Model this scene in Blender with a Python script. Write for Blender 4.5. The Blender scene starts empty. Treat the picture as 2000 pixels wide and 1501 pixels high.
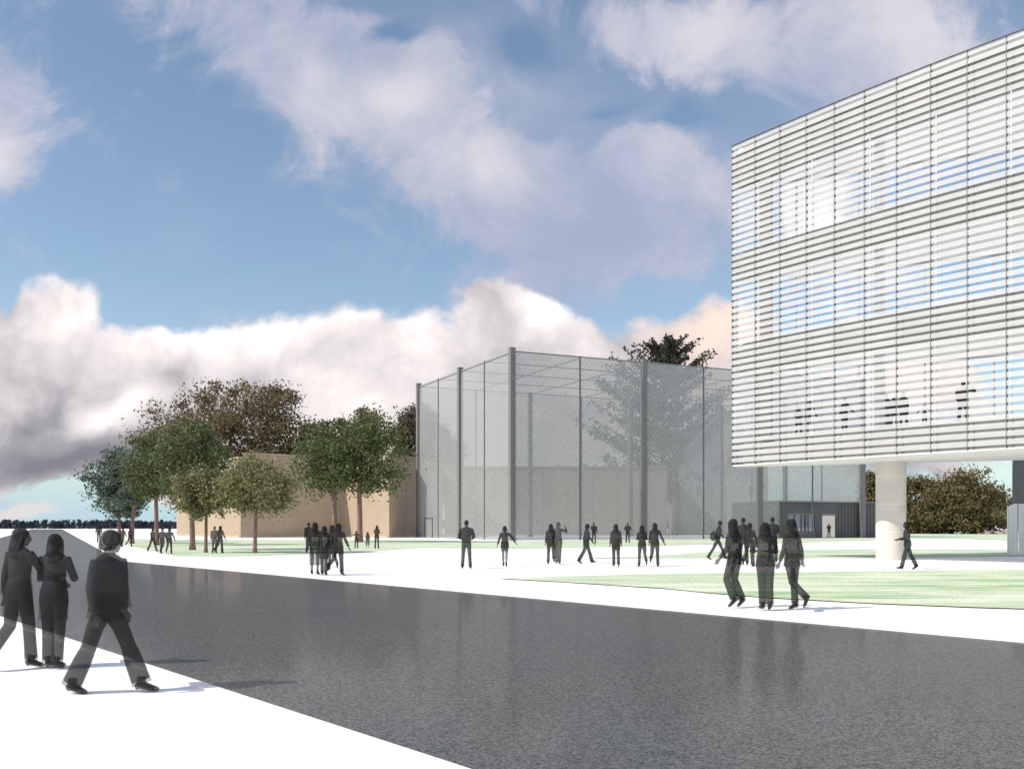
import bpy, bmesh, math, random
from mathutils import Vector, Matrix
R = math.radians
SC = bpy.context.scene
C = SC.collection
F, PX0, PY0, EYE = 1887.0, 1000.0, 1025.0, 1.65

# ------------------------------------------------------------------ helpers
def at(px, d, z=0.0):
    return Vector(((px - PX0) / F * d, d, z))
def ground(px, py, z=0.0):
    d = F * EYE / (py - PY0)
    return at(px, d, z)
def tag(o, label=None, cat=None, group=None, kind=None):
    if label: o['label'] = label
    if cat: o['category'] = cat
    if group: o['group'] = group
    if kind: o['kind'] = kind
    return o
def link(name, me, parent=None):
    o = bpy.data.objects.new(name, me)
    C.objects.link(o)
    if parent: o.parent = parent
    return o
def empty(name, loc=(0, 0, 0), rz=0.0):
    o = bpy.data.objects.new(name, None)
    C.objects.link(o)
    o.empty_display_size = 0.3
    o.location = loc
    o.rotation_euler = (0, 0, rz)
    return o

class MB:
    """collects shapes for ONE mesh"""
    def __init__(s): s.v = []; s.f = []; s.sm = []
    def add(s, vs, fs, smooth=False):
        b = len(s.v); s.v += [tuple(v) for v in vs]
        s.f += [tuple(b + i for i in f) for f in fs]; s.sm += [smooth] * len(fs)
    def box(s, x0, y0, z0, x1, y1, z1):
        s.add([(x0,y0,z0),(x1,y0,z0),(x1,y1,z0),(x0,y1,z0),(x0,y0,z1),(x1,y0,z1),(x1,y1,z1),(x0,y1,z1)],
              [(0,3,2,1),(4,5,6,7),(0,1,5,4),(1,2,6,5),(2,3,7,6),(3,0,4,7)])
    def obox(s, p, q, z0, z1, t, off=0.0):
        """wall-like box from plan point p to q, thickness t, shifted off to the left of p->q"""
        p = Vector((p[0], p[1])); q = Vector((q[0], q[1]))
        d = (q - p).normalized(); n = Vector((-d.y, d.x))
        a = p + n * (off - t/2); b = q + n * (off - t/2); c = q + n * (off + t/2); e = p + n * (off + t/2)
        s.add([(a.x,a.y,z0),(b.x,b.y,z0),(c.x,c.y,z0),(e.x,e.y,z0),(a.x,a.y,z1),(b.x,b.y,z1),(c.x,c.y,z1),(e.x,e.y,z1)],
              [(0,3,2,1),(4,5,6,7),(0,1,5,4),(1,2,6,5),(2,3,7,6),(3,0,4,7)])
    def prism(s, pts, z0, z1):
        n = len(pts)
        s.add([(p[0],p[1],z0) for p in pts] + [(p[0],p[1],z1) for p in pts],
              [tuple(range(n-1,-1,-1)), tuple(range(n,2*n))] + [(i,(i+1)%n,n+(i+1)%n,n+i) for i in range(n)])
    def cyl(s, c, r0, r1, z0, z1, n=24, smooth=True):
        vs = []; fs = []
        for k, (r, z) in enumerate(((r0,z0),(r1,z1))):
            vs += [(c[0]+r*math.cos(2*math.pi*i/n), c[1]+r*math.sin(2*math.pi*i/n), z) for i in range(n)]
        s.add(vs, [(i,(i+1)%n,n+(i+1)%n,n+i) for i in range(n)], smooth)
        s.add(vs, [tuple(range(n-1,-1,-1)), tuple(range(n,2*n))])
    def tube(s, pts, rs, n=8, smooth=True, cap=True):
        """tapered tube through pts; rs entries are r or (rx, ry)"""
        pts = [Vector(p) for p in pts]; rings = []; vs = []
        ref = None
        for i, p in enumerate(pts):
            d = (pts[min(i+1,len(pts)-1)] - pts[max(i-1,0)])
            d = d.normalized() if d.length > 1e-9 else Vector((0,0,1))
            if ref is None:
                ref = Vector((1,0,0)) if abs(d.x) < 0.9 else Vector((0,1,0))
            u = (ref - d * ref.dot(d)).normalized(); ref = u
            w = d.cross(u)
            r = rs[i]; rx, ry = r if isinstance(r, tuple) else (r, r)
            vs += [p + u*rx*math.cos(2*math.pi*k/n) + w*ry*math.sin(2*math.pi*k/n) for k in range(n)]
        fs = [(i*n+k, i*n+(k+1)%n, (i+1)*n+(k+1)%n, (i+1)*n+k) for i in range(len(pts)-1) for k in range(n)]
        if cap:
            m = (len(pts)-1)*n
            fs += [tuple(range(n-1,-1,-1)), tuple(range(m,m+n))]
        s.add(vs, fs, smooth)
    def ball(s, c, rx, ry, rz, n=12, m=8, M=None):
        c = Vector(c); vs = [Vector((0,0,-rz))]
        for j in range(1, m):
            t = math.pi*j/m
            vs += [Vector((rx*math.sin(t)*math.cos(2*math.pi*k/n), ry*math.sin(t)*math.sin(2*math.pi*k/n), -rz*math.cos(t))) for k in range(n)]
        vs.append(Vector((0,0,rz)))
        if M is not None: vs = [M @ v for v in vs]
        vs = [v + c for v in vs]; L = len(vs)-1
        fs = [(0, 1+(k+1)%n, 1+k) for k in range(n)]
        for j in range(m-2):
            fs += [(1+j*n+k, 1+j*n+(k+1)%n, 1+(j+1)*n+(k+1)%n, 1+(j+1)*n+k) for k in range(n)]
        fs += [(1+(m-2)*n+k, 1+(m-2)*n+(k+1)%n, L) for k in range(n)]
        s.add(vs, fs, True)
    def mesh(s, name, mat=None):
        me = bpy.data.meshes.new(name); me.from_pydata(s.v, [], s.f)
        me.polygons.foreach_set('use_smooth', s.sm); me.update()
        if mat: me.materials.append(mat)
        return me
    def build(s, name, mat, parent=None):
        return link(name, s.mesh(name, mat), parent)

# ------------------------------------------------------------------ node helpers
class NT:
    def __init__(s, tree): s.t = tree; tree.nodes.clear()
    def n(s, typ, inp=None, **kw):
        nd = s.t.nodes.new(typ)
        for k, v in kw.items(): setattr(nd, k, v)
        for k, v in (inp or {}).items():
            sock = nd.inputs[k]
            if hasattr(v, 'is_linked'): s.t.links.new(v, sock)
            else: sock.default_value = v
        return nd
    def math(s, op, a, b=0.0, c=0.0, clamp=False):
        nd = s.n('ShaderNodeMath', {0: a, 1: b, 2: c}, operation=op); nd.use_clamp = clamp
        return nd.outputs[0]
    def vmath(s, op, a, b=None):
        nd = s.n('ShaderNodeVectorMath', {0: a}, operation=op)
        if b is not None:
            if hasattr(b, 'is_linked'): s.t.links.new(b, nd.inputs[1])
            else: nd.inputs[1].default_value = b
        return nd
    def mix(s, f, a, b, mode='MIX'):
        nd = s.n('ShaderNodeMix', data_type='RGBA', blend_type=mode)
        for i, v in ((0, f), (6, a), (7, b)):
            if hasattr(v, 'is_linked'): s.t.links.new(v, nd.inputs[i])
            else: nd.inputs[i].default_value = v if i == 0 else (tuple(v) + (1,))[:4]
        return nd.outputs[2]
    def ramp(s, f, a, b, smooth=True):
        nd = s.n('ShaderNodeMapRange', {0: f, 1: a, 2: b, 3: 0.0, 4: 1.0})
        nd.interpolation_type = 'SMOOTHSTEP' if smooth else 'LINEAR'
        return nd.outputs[0]
    def noise(s, vec, scale, detail=4.0, rough=0.55, dist=0.0):
        nd = s.n('ShaderNodeTexNoise', {'Vector': vec, 'Scale': scale, 'Detail': detail, 'Roughness': rough, 'Distortion': dist})
        return nd.outputs[0]
    def link(s, a, b): s.t.links.new(a, b)

def material(name):
    m = bpy.data.materials.new(name); m.use_nodes = True
    return m, NT(m.node_tree)
def principled(name, col, rough=0.7, var=0.0, scale=3.0, metallic=0.0, spec=0.5, bump=0.0, stretch=(1,1,1)):
    m, t = material(name)
    co = t.n('ShaderNodeTexCoord').outputs['Object']
    mp = t.n('ShaderNodeMapping', {'Vector': co, 'Scale': stretch}).outputs[0]
    nz = t.noise(mp, scale, 5.0, 0.6)
    lo = tuple(c*(1-var) for c in col); hi = tuple(min(1, c*(1+var)) for c in col)
    cc = t.mix(t.ramp(nz, 0.3, 0.7), lo, hi)
    p = t.n('ShaderNodeBsdfPrincipled', {'Base Color': cc, 'Roughness': rough, 'Metallic': metallic, 'Specular IOR Level': spec})
    if bump:
        b = t.n('ShaderNodeBump', {'Height': nz, 'Strength': bump, 'Distance': 0.02})
        t.link(b.outputs[0], p.inputs['Normal'])
    o = t.n('ShaderNodeOutputMaterial'); t.link(p.outputs[0], o.inputs[0])
    return m

# ------------------------------------------------------------------ camera, sun, sky
cam = bpy.data.cameras.new('camera'); cam_o = link('camera', cam)
cam_o.location = (0, 0, EYE); cam_o.rotation_euler = (R(90), 0, 0)
cam.sensor_width = 36.0; cam.lens = 36.0 * F / 2000.0
cam.shift_y = (PY0 - 750.5) / 2000.0
cam.clip_end = 6000.0; cam.clip_start = 0.1
SC.camera = cam_o

SUN_EL = R(42.0)
sd = Vector((-0.93, -0.37)).normalized()
sun_dir = Vector((sd.x*math.cos(SUN_EL), sd.y*math.cos(SUN_EL), math.sin(SUN_EL)))
sl = bpy.data.lights.new('sun', 'SUN'); sl.energy = 3.6; sl.angle = R(0.5); sl.color = (1.0, 0.94, 0.85)
so = link('sun', sl); so.rotation_euler = sun_dir.to_track_quat('Z', 'Y').to_euler(); so.location = (-40, -20, 60)

def build_world():
    w = bpy.data.worlds.new('World'); SC.world = w; w.use_nodes = True
    t = NT(w.node_tree)
    STR = 0.15
    sky = t.n('ShaderNodeTexSky', sky_type='NISHITA')
    sky.sun_disc = False; sky.sun_elevation = SUN_EL
    sky.sun_rotation = math.atan2(sun_dir.x, sun_dir.y)
    sky.altitude = 100; sky.air_density = 1.0; sky.dust_density = 0.6; sky.ozone_density = 1.6
    g = t.n('ShaderNodeTexCoord').outputs['Generated']
    xyz = t.n('ShaderNodeSeparateXYZ', {0: g})
    ay = t.math('MAXIMUM', t.math('ABSOLUTE', xyz.outputs[1]), 0.12)
    u = t.math('DIVIDE', xyz.outputs[0], ay); v = t.math('DIVIDE', xyz.outputs[2], ay)
    P = t.n('ShaderNodeCombineXYZ', {0: u, 1: v, 2: 0.0}).outputs[0]
    # domain warp: billows
    wn = t.n('ShaderNodeTexNoise', {'Vector': P, 'Scale': 5.0, 'Detail': 4.0, 'Roughness': 0.55}).outputs[1]
    wv = t.vmath('SUBTRACT', wn, (0.5, 0.5, 0.5)).outputs[0]
    wv = t.n('ShaderNodeVectorMath', {0: wv, 'Scale': 0.11}, operation='SCALE').outputs[0]
    Q = t.vmath('ADD', P, wv).outputs[0]
    def blob(px, py, rx, ry, rot, amp, acc):
        mp = t.n('ShaderNodeMapping', {'Vector': Q, 'Location': ((px-PX0)/F, (PY0-py)/F, 0),
                 'Rotation': (0, 0, R(rot)), 'Scale': (rx/F, ry/F, 1)}, vector_type='TEXTURE')
        gr = t.n('ShaderNodeTexGradient', {'Vector': mp.outputs[0]}, gradient_type='QUADRATIC_SPHERE')
        return t.math('MULTIPLY_ADD', gr.outputs[1], amp, acc)
    hi = t.noise(P, 8.5, 8.0, 0.62, 0.5)
    fine = t.noise(P, 22.0, 5.0, 0.6, 0.3)
    # ---- high broken sheet (upper cloud): soft coverage
    hc = 0.0
    for b in ((520, 60, 480, 190, -22, 1.5), (800, 240, 380, 210, -28, 1.9), (1020, 420, 380, 210, -25, 1.9), (1330, 60, 420, 200, -8, 1.8),
              (1230, 440, 420, 260, 0, 1.5), (1700, 100, 420, 320, 0, 1.8), (1640, 420, 300, 260, 0, 1.3), (0, 130, 170, 120, -30, 1.5), (0, 305, 170, 150, 20, 1.9), (700, 30, 260, 90, -10, 0.7), (770, 130, 300, 140, -10, 0.9), (1190, 340, 380, 170, 0, 1.0), (560, 150, 200, 80, -25, 0.5),  # includes hidden cloud added behind the white building to whiten its windows
              (1250, 260, 260, 90, 10, 0.7), (1050, 590, 240, 120, 0, 0.8),
              (1020, 120, 130, 110, -10, -2.6), (1160, 220, 200, 45, 12, -1.0), (1320, 215, 130, 60, 15, -1.6), (775, 70, 110, 60, -10, -1.2), (960, 20, 90, 40, 0, -1.0),
              (390, 490, 640, 170, 0, -1.2), (480, 240, 300, 90, -22, -0.3), (1290, 575, 150, 90, -40, -1.4)):
        hc = blob(*b, hc)
    hcov = t.math('MULTIPLY', t.ramp(t.math('MULTIPLY_ADD', t.math('SUBTRACT', hi, 0.5), 3.6, hc), -0.12, 1.0), 0.88)
    hz = 0.0
    for b in ((980, 170, 620, 330, -15, 1.0), (1300, 420, 520, 300, 0, 1.0), (1750, 200, 600, 400, 0, 1.0)):
        hz = blob(*b, hz)
    hz = t.math('MULTIPLY', t.math('MULTIPLY', hz, t.math('MULTIPLY_ADD', fine, 0.7, 0.45)), 0.85, clamp=True)
    for b in ((1020, 115, 120, 100, -10, -0.9), (775, 70, 100, 55, -10, -0.5), (1335, 225, 110, 55, 15, -0.6), (1170, 215, 150, 40, 12, -0.4)):
        hz = blob(*b, hz)
    hz = t.math('MAXIMUM', hz, 0.0)
    hcov = t.math('MAXIMUM', hcov, hz)
    back = t.ramp(xyz.outputs[1], 0.12, -0.15)
    over = t.math('MAXIMUM', t.ramp(v, 0.62, 1.1), back)  # unseen cloud added overhead and behind the camera to neutralise the blue fill
    over = t.math('MULTIPLY', over, t.math('MULTIPLY_ADD', t.ramp(hi, 0.35, 0.65), 0.35, 0.6))
    hcov = t.math('MAXIMUM', hcov, over)
    # ---- lower cumulus bank: crisp top edge
    cc = 0.0
    for b in ((30, 760, 420, 350, 0, 2.2), (330, 800, 420, 300, 0, 2.2), (620, 780, 460, 290, 5, 2.2), (880, 830, 420, 330, 0, 2.2), (1090, 740, 260, 270, 0, 2.4),
              (960, 600, 180, 130, -10, 1.4), (1400, 760, 260, 280, 20, 2.4), (1250, 800, 300, 200, 0, 1.6), (1750, 800, 420, 330, 0, 2.0), (2300, 800, 500, 380, 0, 2.0), (-450, 780, 500, 380, 0, 2.0),
              (1590, 400, 190, 260, 0, 1.9), (1720, 455, 300, 75, 0, 1.6), (1990, 420, 200, 160, 0, 1.0), (60, 975, 190, 26, 0, -2.6), (230, 945, 160, 20, 0, -1.6), (1285, 580, 90, 60, 0, -0.9), (320, 520, 120, 80, -20, -0.7), (480, 530, 160, 75, 0, -0.8), (830, 560, 90, 40, 0, -0.5)):  # leading blobs: unseen white cloud added behind the building to brighten its windows
        cc = blob(*b, cc)
    def billow(vec, sc, det, rough=0.5):
        return t.math('ABSOLUTE', t.math('MULTIPLY_ADD', t.noise(vec, sc, det, rough), 2.0, -1.0))
    puff = t.math('MULTIPLY_ADD', billow(Q, 6.5, 5.0), 0.65, t.math('MULTIPLY', billow(P, 17.0, 4.0), 0.35))
    cedge = t.math('MULTIPLY_ADD', t.math('SUBTRACT', puff, 0.22), 1.5, cc)
    cedge = t.math('MULTIPLY_ADD', t.math('SUBTRACT', t.noise(P, 9.0, 6.0, 0.55), 0.5), 0.8, cedge)
    ccov = t.ramp(cedge, 0.28, 0.66)
    # ---- brightness of each layer
    hb = 0.0
    for b in ((760, 210, 220, 110, -20, 0.5), (950, 320, 200, 110, -20, 0.45), (640, 130, 200, 120, 0, 0.15), (1380, 60, 320, 200, 0, 0.5), (1800, 60, 360, 260, 0, 0.45), (1650, 400, 330, 300, 0, 1.0), (0, 320, 110, 120, 0, 0.6), (1180, 440, 330, 170, 0, -0.25)):  # strongest blob brightens the hidden cloud added behind the white building
        hb = blob(*b, hb)
    hb = t.math('MULTIPLY_ADD', t.math('SUBTRACT', hi, 0.5), 1.1, hb)
    hcol = t.mix(t.ramp(hb, -0.2, 0.5), (0.33, 0.37, 0.50), (0.64, 0.61, 0.65))
    cb = 0.0
    for b in ((370, 640, 270, 110, 0, 1.3), (560, 655, 200, 90, 0, 0.8), (690, 620, 160, 80, 0, 0.8), (830, 640, 190, 90, 0, 0.6), (1090, 620, 180, 110, 0, 1.2), (60, 560, 260, 70, 0, 0.8), (240, 800, 240, 110, 30, 0.9), (200, 835, 160, 60, 0, 0.5),
              (800, 700, 240, 130, 0, 0.5), (1640, 430, 360, 260, 0, 1.3), (500, 700, 500, 120, 0, 0.3), (1180, 560, 80, 60, 0, 0.7), (650, 740, 300, 60, 0, 0.4), (760, 790, 260, 70, 0, 0.3),  # includes extra brightness for the unseen cloud added behind the windows
              (60, 810, 330, 110, 0, -0.9), (150, 890, 430, 90, 0, -1.5), (90, 650, 260, 90, 0, 0.5), (330, 720, 110, 60, 0, -0.5), (510, 740, 130, 60, 0, -0.35), (980, 610, 110, 80, 0, -0.2), (960, 720, 160, 60, 0, -0.35), (1800, 950, 500, 90, 0, -0.9)):
        cb = blob(*b, cb)
    cb = t.math('MULTIPLY_ADD', t.math('SUBTRACT', t.noise(Q, 7.0, 7.0, 0.6), 0.5), 2.0, cb)
    cb = t.math('MULTIPLY_ADD', t.math('SUBTRACT', puff, 0.2), 1.6, cb)
    cr = t.n('ShaderNodeValToRGB', {0: t.math('MULTIPLY_ADD', cb, 0.38, 0.5, clamp=True)})
    e = cr.color_ramp.elements
    e[0].position = 0.0; e[0].color = (0.20, 0.20, 0.235, 1)
    e[1].position = 1.0; e[1].color = (1.1, 1.05, 1.02, 1)
    for p, c in ((0.25, (0.33, 0.32, 0.35, 1)), (0.47, (0.61, 0.57, 0.585, 1)), (0.63, (0.82, 0.75, 0.75, 1)), (0.8, (1.0, 0.95, 0.94, 1))):
        k = e.new(p); k.color = c
    pe = blob(1420, 640, 260, 150, 15, 1.3, 0.0)
    pe = blob(1750, 700, 400, 200, 0, 0.8, pe)
    ccol = t.mix(t.math('MULTIPLY', pe, 1.0, clamp=True), cr.outputs[0], (0.90, 0.70, 0.60))
    # ---- clear blue: Nishita, tinted towards the photograph's milder blue
    blue = t.mix(1.0, sky.outputs[0], (0.86, 0.84, 0.79), 'MULTIPLY')
    inv = 1.0 / STR
    def up(col): return t.n('ShaderNodeVectorMath', {0: col, 'Scale': inv}, operation='SCALE').outputs[0]
    low = t.ramp(v, 0.10, 0.0)
    blue = t.mix(t.math('MULTIPLY', low, 0.75), blue, (0.36*inv, 0.60*inv, 0.74*inv))
    col = t.mix(hcov, blue, up(hcol))
    wisp = t.math('MULTIPLY', t.ramp(t.noise(t.n('ShaderNodeMapping', {'Vector': P, 'Scale': (1, 2.2, 1)}).outputs[0], 5.0, 6.0, 0.6, 0.6), 0.5, 0.8), 0.16)
    col = t.mix(wisp, col, (0.45*inv, 0.47*inv, 0.58*inv))
    col = t.mix(ccov, col, up(ccol))
    # thin peach band of cloud low over the horizon
    lb = 0.0
    for b in ((60, 990, 150, 26, 0, 1.6), (330, 1000, 200, 20, 0, 1.0), (900, 1000, 400, 20, 0, 1.0), (1800, 1000, 400, 20, 0, 1.0)):
        lb = blob(*b, lb)
    col = t.mix(t.math('MULTIPLY', t.ramp(lb, 0.05, 0.7), 0.75), col, (0.70*inv, 0.62*inv, 0.60*inv))
    bg = t.n('ShaderNodeBackground', {'Color': col, 'Strength': STR})
    o = t.n('ShaderNodeOutputWorld'); t.link(bg.outputs[0], o.inputs[0])
    w.cycles.sampling_method = 'MANUAL'; w.cycles.sample_map_resolution = 512
build_world()

vs = SC.view_settings
vs.view_transform = 'Standard'; vs.look = 'None'; vs.exposure = 0.3; vs.gamma = 1.0; vs.use_curve_mapping = False
SC.cycles.transparent_max_bounces = 32
SC.cycles.max_bounces = 8
SC.cycles.use_denoising = True

# ------------------------------------------------------------------ materials
def paving_mat():
    m, t = material('pale_concrete_paving')
    co = t.n('ShaderNodeTexCoord').outputs['Object']
    nz = t.noise(co, 0.35, 6.0, 0.6); n2 = t.noise(co, 9.0, 4.0, 0.7)
    c = t.mix(t.ramp(nz, 0.3, 0.7), (0.83, 0.83, 0.82), (0.88, 0.88, 0.87))
    c = t.mix(t.math('MULTIPLY', t.ramp(n2, 0.62, 0.8), 0.12), c, (0.70, 0.70, 0.69))
    p = t.n('ShaderNodeBsdfPrincipled', {'Base Color': c, 'Roughness': 0.8, 'Specular IOR Level': 0.25})
    o = t.n('ShaderNodeOutputMaterial'); t.link(p.outputs[0], o.inputs[0]); return m
def asphalt_mat():
    m, t = material('asphalt')
    co = t.n('ShaderNodeTexCoord').outputs['Object']
    n1 = t.noise(co, 16.0, 3.0, 0.75); n0 = t.noise(co, 0.22, 4.0, 0.55)
    vo = t.n('ShaderNodeTexVoronoi', {'Vector': co, 'Scale': 68.0}).outputs['Color']
    vsep = t.n('ShaderNodeSeparateColor', {0: vo}).outputs[0]
    g = t.math('MULTIPLY_ADD', vsep, 0.5, t.math('MULTIPLY', n1, 0.6))
    c = t.mix(t.ramp(g, 0.28, 0.82), (0.007, 0.007, 0.007), (0.165, 0.160, 0.150))
    c = t.mix(t.math('MULTIPLY', t.ramp(n0, 0.35, 0.7), 0.3), c, (0.06, 0.06, 0.062))
    b = t.n('ShaderNodeBump', {'Height': g, 'Strength': 0.2, 'Distance': 0.006})
    p = t.n('ShaderNodeBsdfPrincipled', {'Base Color': c, 'Roughness': 0.6, 'Specular IOR Level': 0.3, 'Normal': b.outputs[0], 'Coat Weight': 0.22, 'Coat Roughness': 0.10})
    o = t.n('ShaderNodeOutputMaterial'); t.link(p.outputs[0], o.inputs[0]); return m
def lawn_mat():
    m, t = material('mown_grass')
    co = t.n('ShaderNodeTexCoord').outputs['Object']
    mp = t.n('ShaderNodeMapping', {'Vector': co, 'Scale': (0.12, 0.75, 1), 'Rotation': (0, 0, R(-8))}).outputs[0]
    n1 = t.noise(mp, 1.6, 5.0, 0.6, 0.6); n2 = t.noise(mp, 4.0, 4.0, 0.6); n3 = t.noise(co, 25.0, 3.0, 0.7)
    c = t.mix(t.ramp(n1, 0.32, 0.66), (0.25, 0.42, 0.23), (0.56, 0.64, 0.42))
    c = t.mix(t.ramp(n2, 0.45, 0.75), c, (0.76, 0.76, 0.62))
    c = t.mix(t.math('MULTIPLY', t.ramp(n3, 0.5, 0.75), 0.2), c, (0.16, 0.30, 0.13))
    mq = t.n('ShaderNodeMapping', {'Vector': co, 'Scale': (0.05, 0.35, 1), 'Rotation': (0, 0, R(-8))}).outputs[0]
    c = t.mix(t.math('MULTIPLY', t.ramp(t.noise(mq, 1.7, 5.0, 0.6, 0.8), 0.40, 0.66), 0.6), c, (0.83, 0.83, 0.74))
    p = t.n('ShaderNodeBsdfPrincipled', {'Base Color': c, 'Roughness': 0.9, 'Specular IOR Level': 0.1})
    o = t.n('ShaderNodeOutputMaterial'); t.link(p.outputs[0], o.inputs[0]); return m
def veil_mat(name, col, density, period, wire, trans_extra=0.0):
    """woven wire mesh: diamonds of wire over clear gaps (uv in metres)"""
    m, t = material(name)
    uv = t.n('ShaderNodeTexCoord').outputs['UV']
    s = t.n('ShaderNodeSeparateXYZ', {0: uv})
    def stripes(sign):
        a = t.math('MULTIPLY_ADD', s.outputs[1], sign*0.8, s.outputs[0])
        a = t.math('ADD', a, t.math('MULTIPLY', t.noise(uv, 1.3, 2.0, 0.5), 0.25))
        f = t.math('FRACT', t.math('DIVIDE', a, period))
        d = t.math('ABSOLUTE', t.math('SUBTRACT', f, 0.5))
        return t.ramp(d, wire, wire*0.35)
    w = t.math('MAXIMUM', stripes(1.0), t.math('MULTIPLY', stripes(-1.0), 0.7))
    sp = t.ramp(t.noise(uv, 3.1, 3.0, 0.7), 0.35, 0.7)
    big = t.noise(uv, 0.25, 3.0, 0.6)
    a = t.math('MULTIPLY_ADD', w, 0.22, density)
    a = t.math('MULTIPLY_ADD', sp, 0.16, a)
    a = t.math('MULTIPLY_ADD', t.math('SUBTRACT', big, 0.5), 0.2, a, clamp=True)
    d1 = t.n('ShaderNodeBsdfDiffuse', {'Color': col + (1,)})
    d2 = t.n('ShaderNodeBsdfTranslucent', {'Color': col + (1,)})
    dm = t.n('ShaderNodeMixShader', {0: 0.45, 1: d1.outputs[0], 2: d2.outputs[0]})
    tr = t.n('ShaderNodeBsdfTransparent')
    mx = t.n('ShaderNodeMixShader', {0: a, 1: tr.outputs[0], 2: dm.outputs[0]})
    o = t.n('ShaderNodeOutputMaterial'); t.link(mx.outputs[0], o.inputs[0]); return m
def smoke_mat(name, col, clear, rough=0.85):
    """translucent charcoal figures: part of the light passes straight through"""
    m, t = material(name)
    co = t.n('ShaderNodeTexCoord').outputs['Object']
    nz = t.noise(co, 9.0, 3.0, 0.6)
    c = t.mix(t.ramp(nz, 0.3, 0.7), tuple(x*0.8 for x in col), tuple(x*1.2 for x in col))
    p = t.n('ShaderNodeBsdfPrincipled', {'Base Color': c, 'Roughness': rough, 'Specular IOR Level': 0.15})
    tr = t.n('ShaderNodeBsdfTransparent')
    mx = t.n('ShaderNodeMixShader', {0: 1.0 - clear, 1: tr.outputs[0], 2: p.outputs[0]})
    o = t.n('ShaderNodeOutputMaterial'); t.link(mx.outputs[0], o.inputs[0]); return m
def glass_mat(name, tint, refl):
    m, t = material(name)
    tr = t.n('ShaderNodeBsdfTransparent', {'Color': tint + (1,)})
    gl = t.n('ShaderNodeBsdfGlossy', {'Roughness': 0.03, 'Color': (0.95, 0.97, 1, 1)})
    fr = t.n('ShaderNodeFresnel', {'IOR': 1.5}).outputs[0]
    f = t.math('MULTIPLY_ADD', fr, 0.8, refl, clamp=True)
    mx = t.n('ShaderNodeMixShader', {0: f, 1: tr.outputs[0], 2: gl.outputs[0]})
    o = t.n('ShaderNodeOutputMaterial'); t.link(mx.outputs[0], o.inputs[0]); return m
def frosted_mat():
    m, t = material('frosted_white_slat')
    co = t.n('ShaderNodeTexCoord').outputs['Object']
    nz = t.noise(co, 0.5, 4.0, 0.6)
    c = t.mix(t.ramp(nz, 0.3, 0.7), (0.66, 0.66, 0.645), (0.72, 0.715, 0.70))
    p = t.n('ShaderNodeBsdfPrincipled', {'Base Color': c, 'Roughness': 0.45, 'Specular IOR Level': 0.3})
    tr = t.n('ShaderNodeBsdfTransparent')
    mx = t.n('ShaderNodeMixShader', {0: 0.48, 1: tr.outputs[0], 2: p.outputs[0]})
    o = t.n('ShaderNodeOutputMaterial'); t.link(mx.outputs[0], o.inputs[0]); return m
def leaf_mat(name, dark, mid, light):
    m, t = material(name)
    g = t.n('ShaderNodeNewGeometry')
    rnd = g.outputs['Random Per Island']
    co = t.n('ShaderNodeTexCoord').outputs['Object']
    nz = t.noise(co, 0.9, 3.0, 0.6)
    f = t.math('MULTIPLY_ADD', rnd, 0.65, t.math('MULTIPLY', nz, 0.5))
    c = t.mix(t.ramp(f, 0.15, 0.6), dark, mid); c = t.mix(t.ramp(f, 0.55, 1.0), c, light)
    p = t.n('ShaderNodeBsdfPrincipled', {'Base Color': c, 'Roughness': 0.6, 'Specular IOR Level': 0.25})
    tl = t.n('ShaderNodeBsdfTranslucent', {'Color': c})
    mx = t.n('ShaderNodeMixShader', {0: 0.3, 1: p.outputs[0], 2: tl.outputs[0]})
    o = t.n('ShaderNodeOutputMaterial'); t.link(mx.outputs[0], o.inputs[0]); return m

M = {}
M['paving'] = paving_mat(); M['asphalt'] = asphalt_mat(); M['lawn'] = lawn_mat()
M['red_path'] = principled('reddish_paving', (0.52, 0.40, 0.37), 0.85, 0.1, 0.5)
M['kerb'] = principled('pale_kerb', (0.83, 0.83, 0.82), 0.8, 0.03, 2.0)
M['beige'] = principled('beige_render', (0.40, 0.315, 0.225), 0.85, 0.05, 0.4, bump=0.05)
M['coping'] = principled('beige_coping', (0.46, 0.37, 0.28), 0.8, 0.05, 1.0)
M['far_wall'] = principled('far_tan_wall', (0.34, 0.29, 0.23), 0.85, 0.06, 0.4)
M['steel'] = principled('grey_painted_steel', (0.18, 0.183, 0.18), 0.55, 0.08, 3.0, metallic=0.0)
M['wire'] = principled('dark_steel_cable', (0.13, 0.14, 0.14), 0.5, 0.05, 3.0, metallic=0.2)
M['veil'] = veil_mat('wire_mesh', (0.53, 0.535, 0.52), 0.40, 0.55, 0.42)
M['veil_back'] = veil_mat('wire_mesh_far', (0.47, 0.475, 0.46), 0.16, 0.55, 0.42)
M['veil_top'] = veil_mat('wire_mesh_roof', (0.45, 0.46, 0.45), 0.05, 0.62, 0.40)
M['slat'] = frosted_mat()
M['joint'] = principled('dark_joint', (0.10, 0.10, 0.10), 0.5, 0.05)
M['spandrel'] = principled('grey_spandrel', (0.30, 0.30, 0.285), 0.7, 0.08, 0.6)
M['white_int'] = principled('white_plaster', (0.86, 0.855, 0.84), 0.7, 0.02, 0.5)
M['white_metal'] = principled('white_metal', (0.82, 0.82, 0.81), 0.45, 0.02, 0.8)
M['glass'] = glass_mat('clear_glass', (0.93, 0.96, 0.98), 0.05)
M['concrete'] = principled('cream_concrete', (0.60, 0.585, 0.52), 0.8, 0.07, 1.2, bump=0.1)
M['soffit'] = principled('pale_soffit', (0.70, 0.69, 0.65), 0.7, 0.04, 0.7)
M['dark_panel'] = principled('dark_grey_cladding', (0.105, 0.105, 0.11), 0.55, 0.1, 1.0)
M['dark_trim'] = principled('dark_trim', (0.06, 0.06, 0.06), 0.5, 0.05)
M['grey_glass'] = glass_mat('grey_glass', (0.75, 0.78, 0.78), 0.12)
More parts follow.
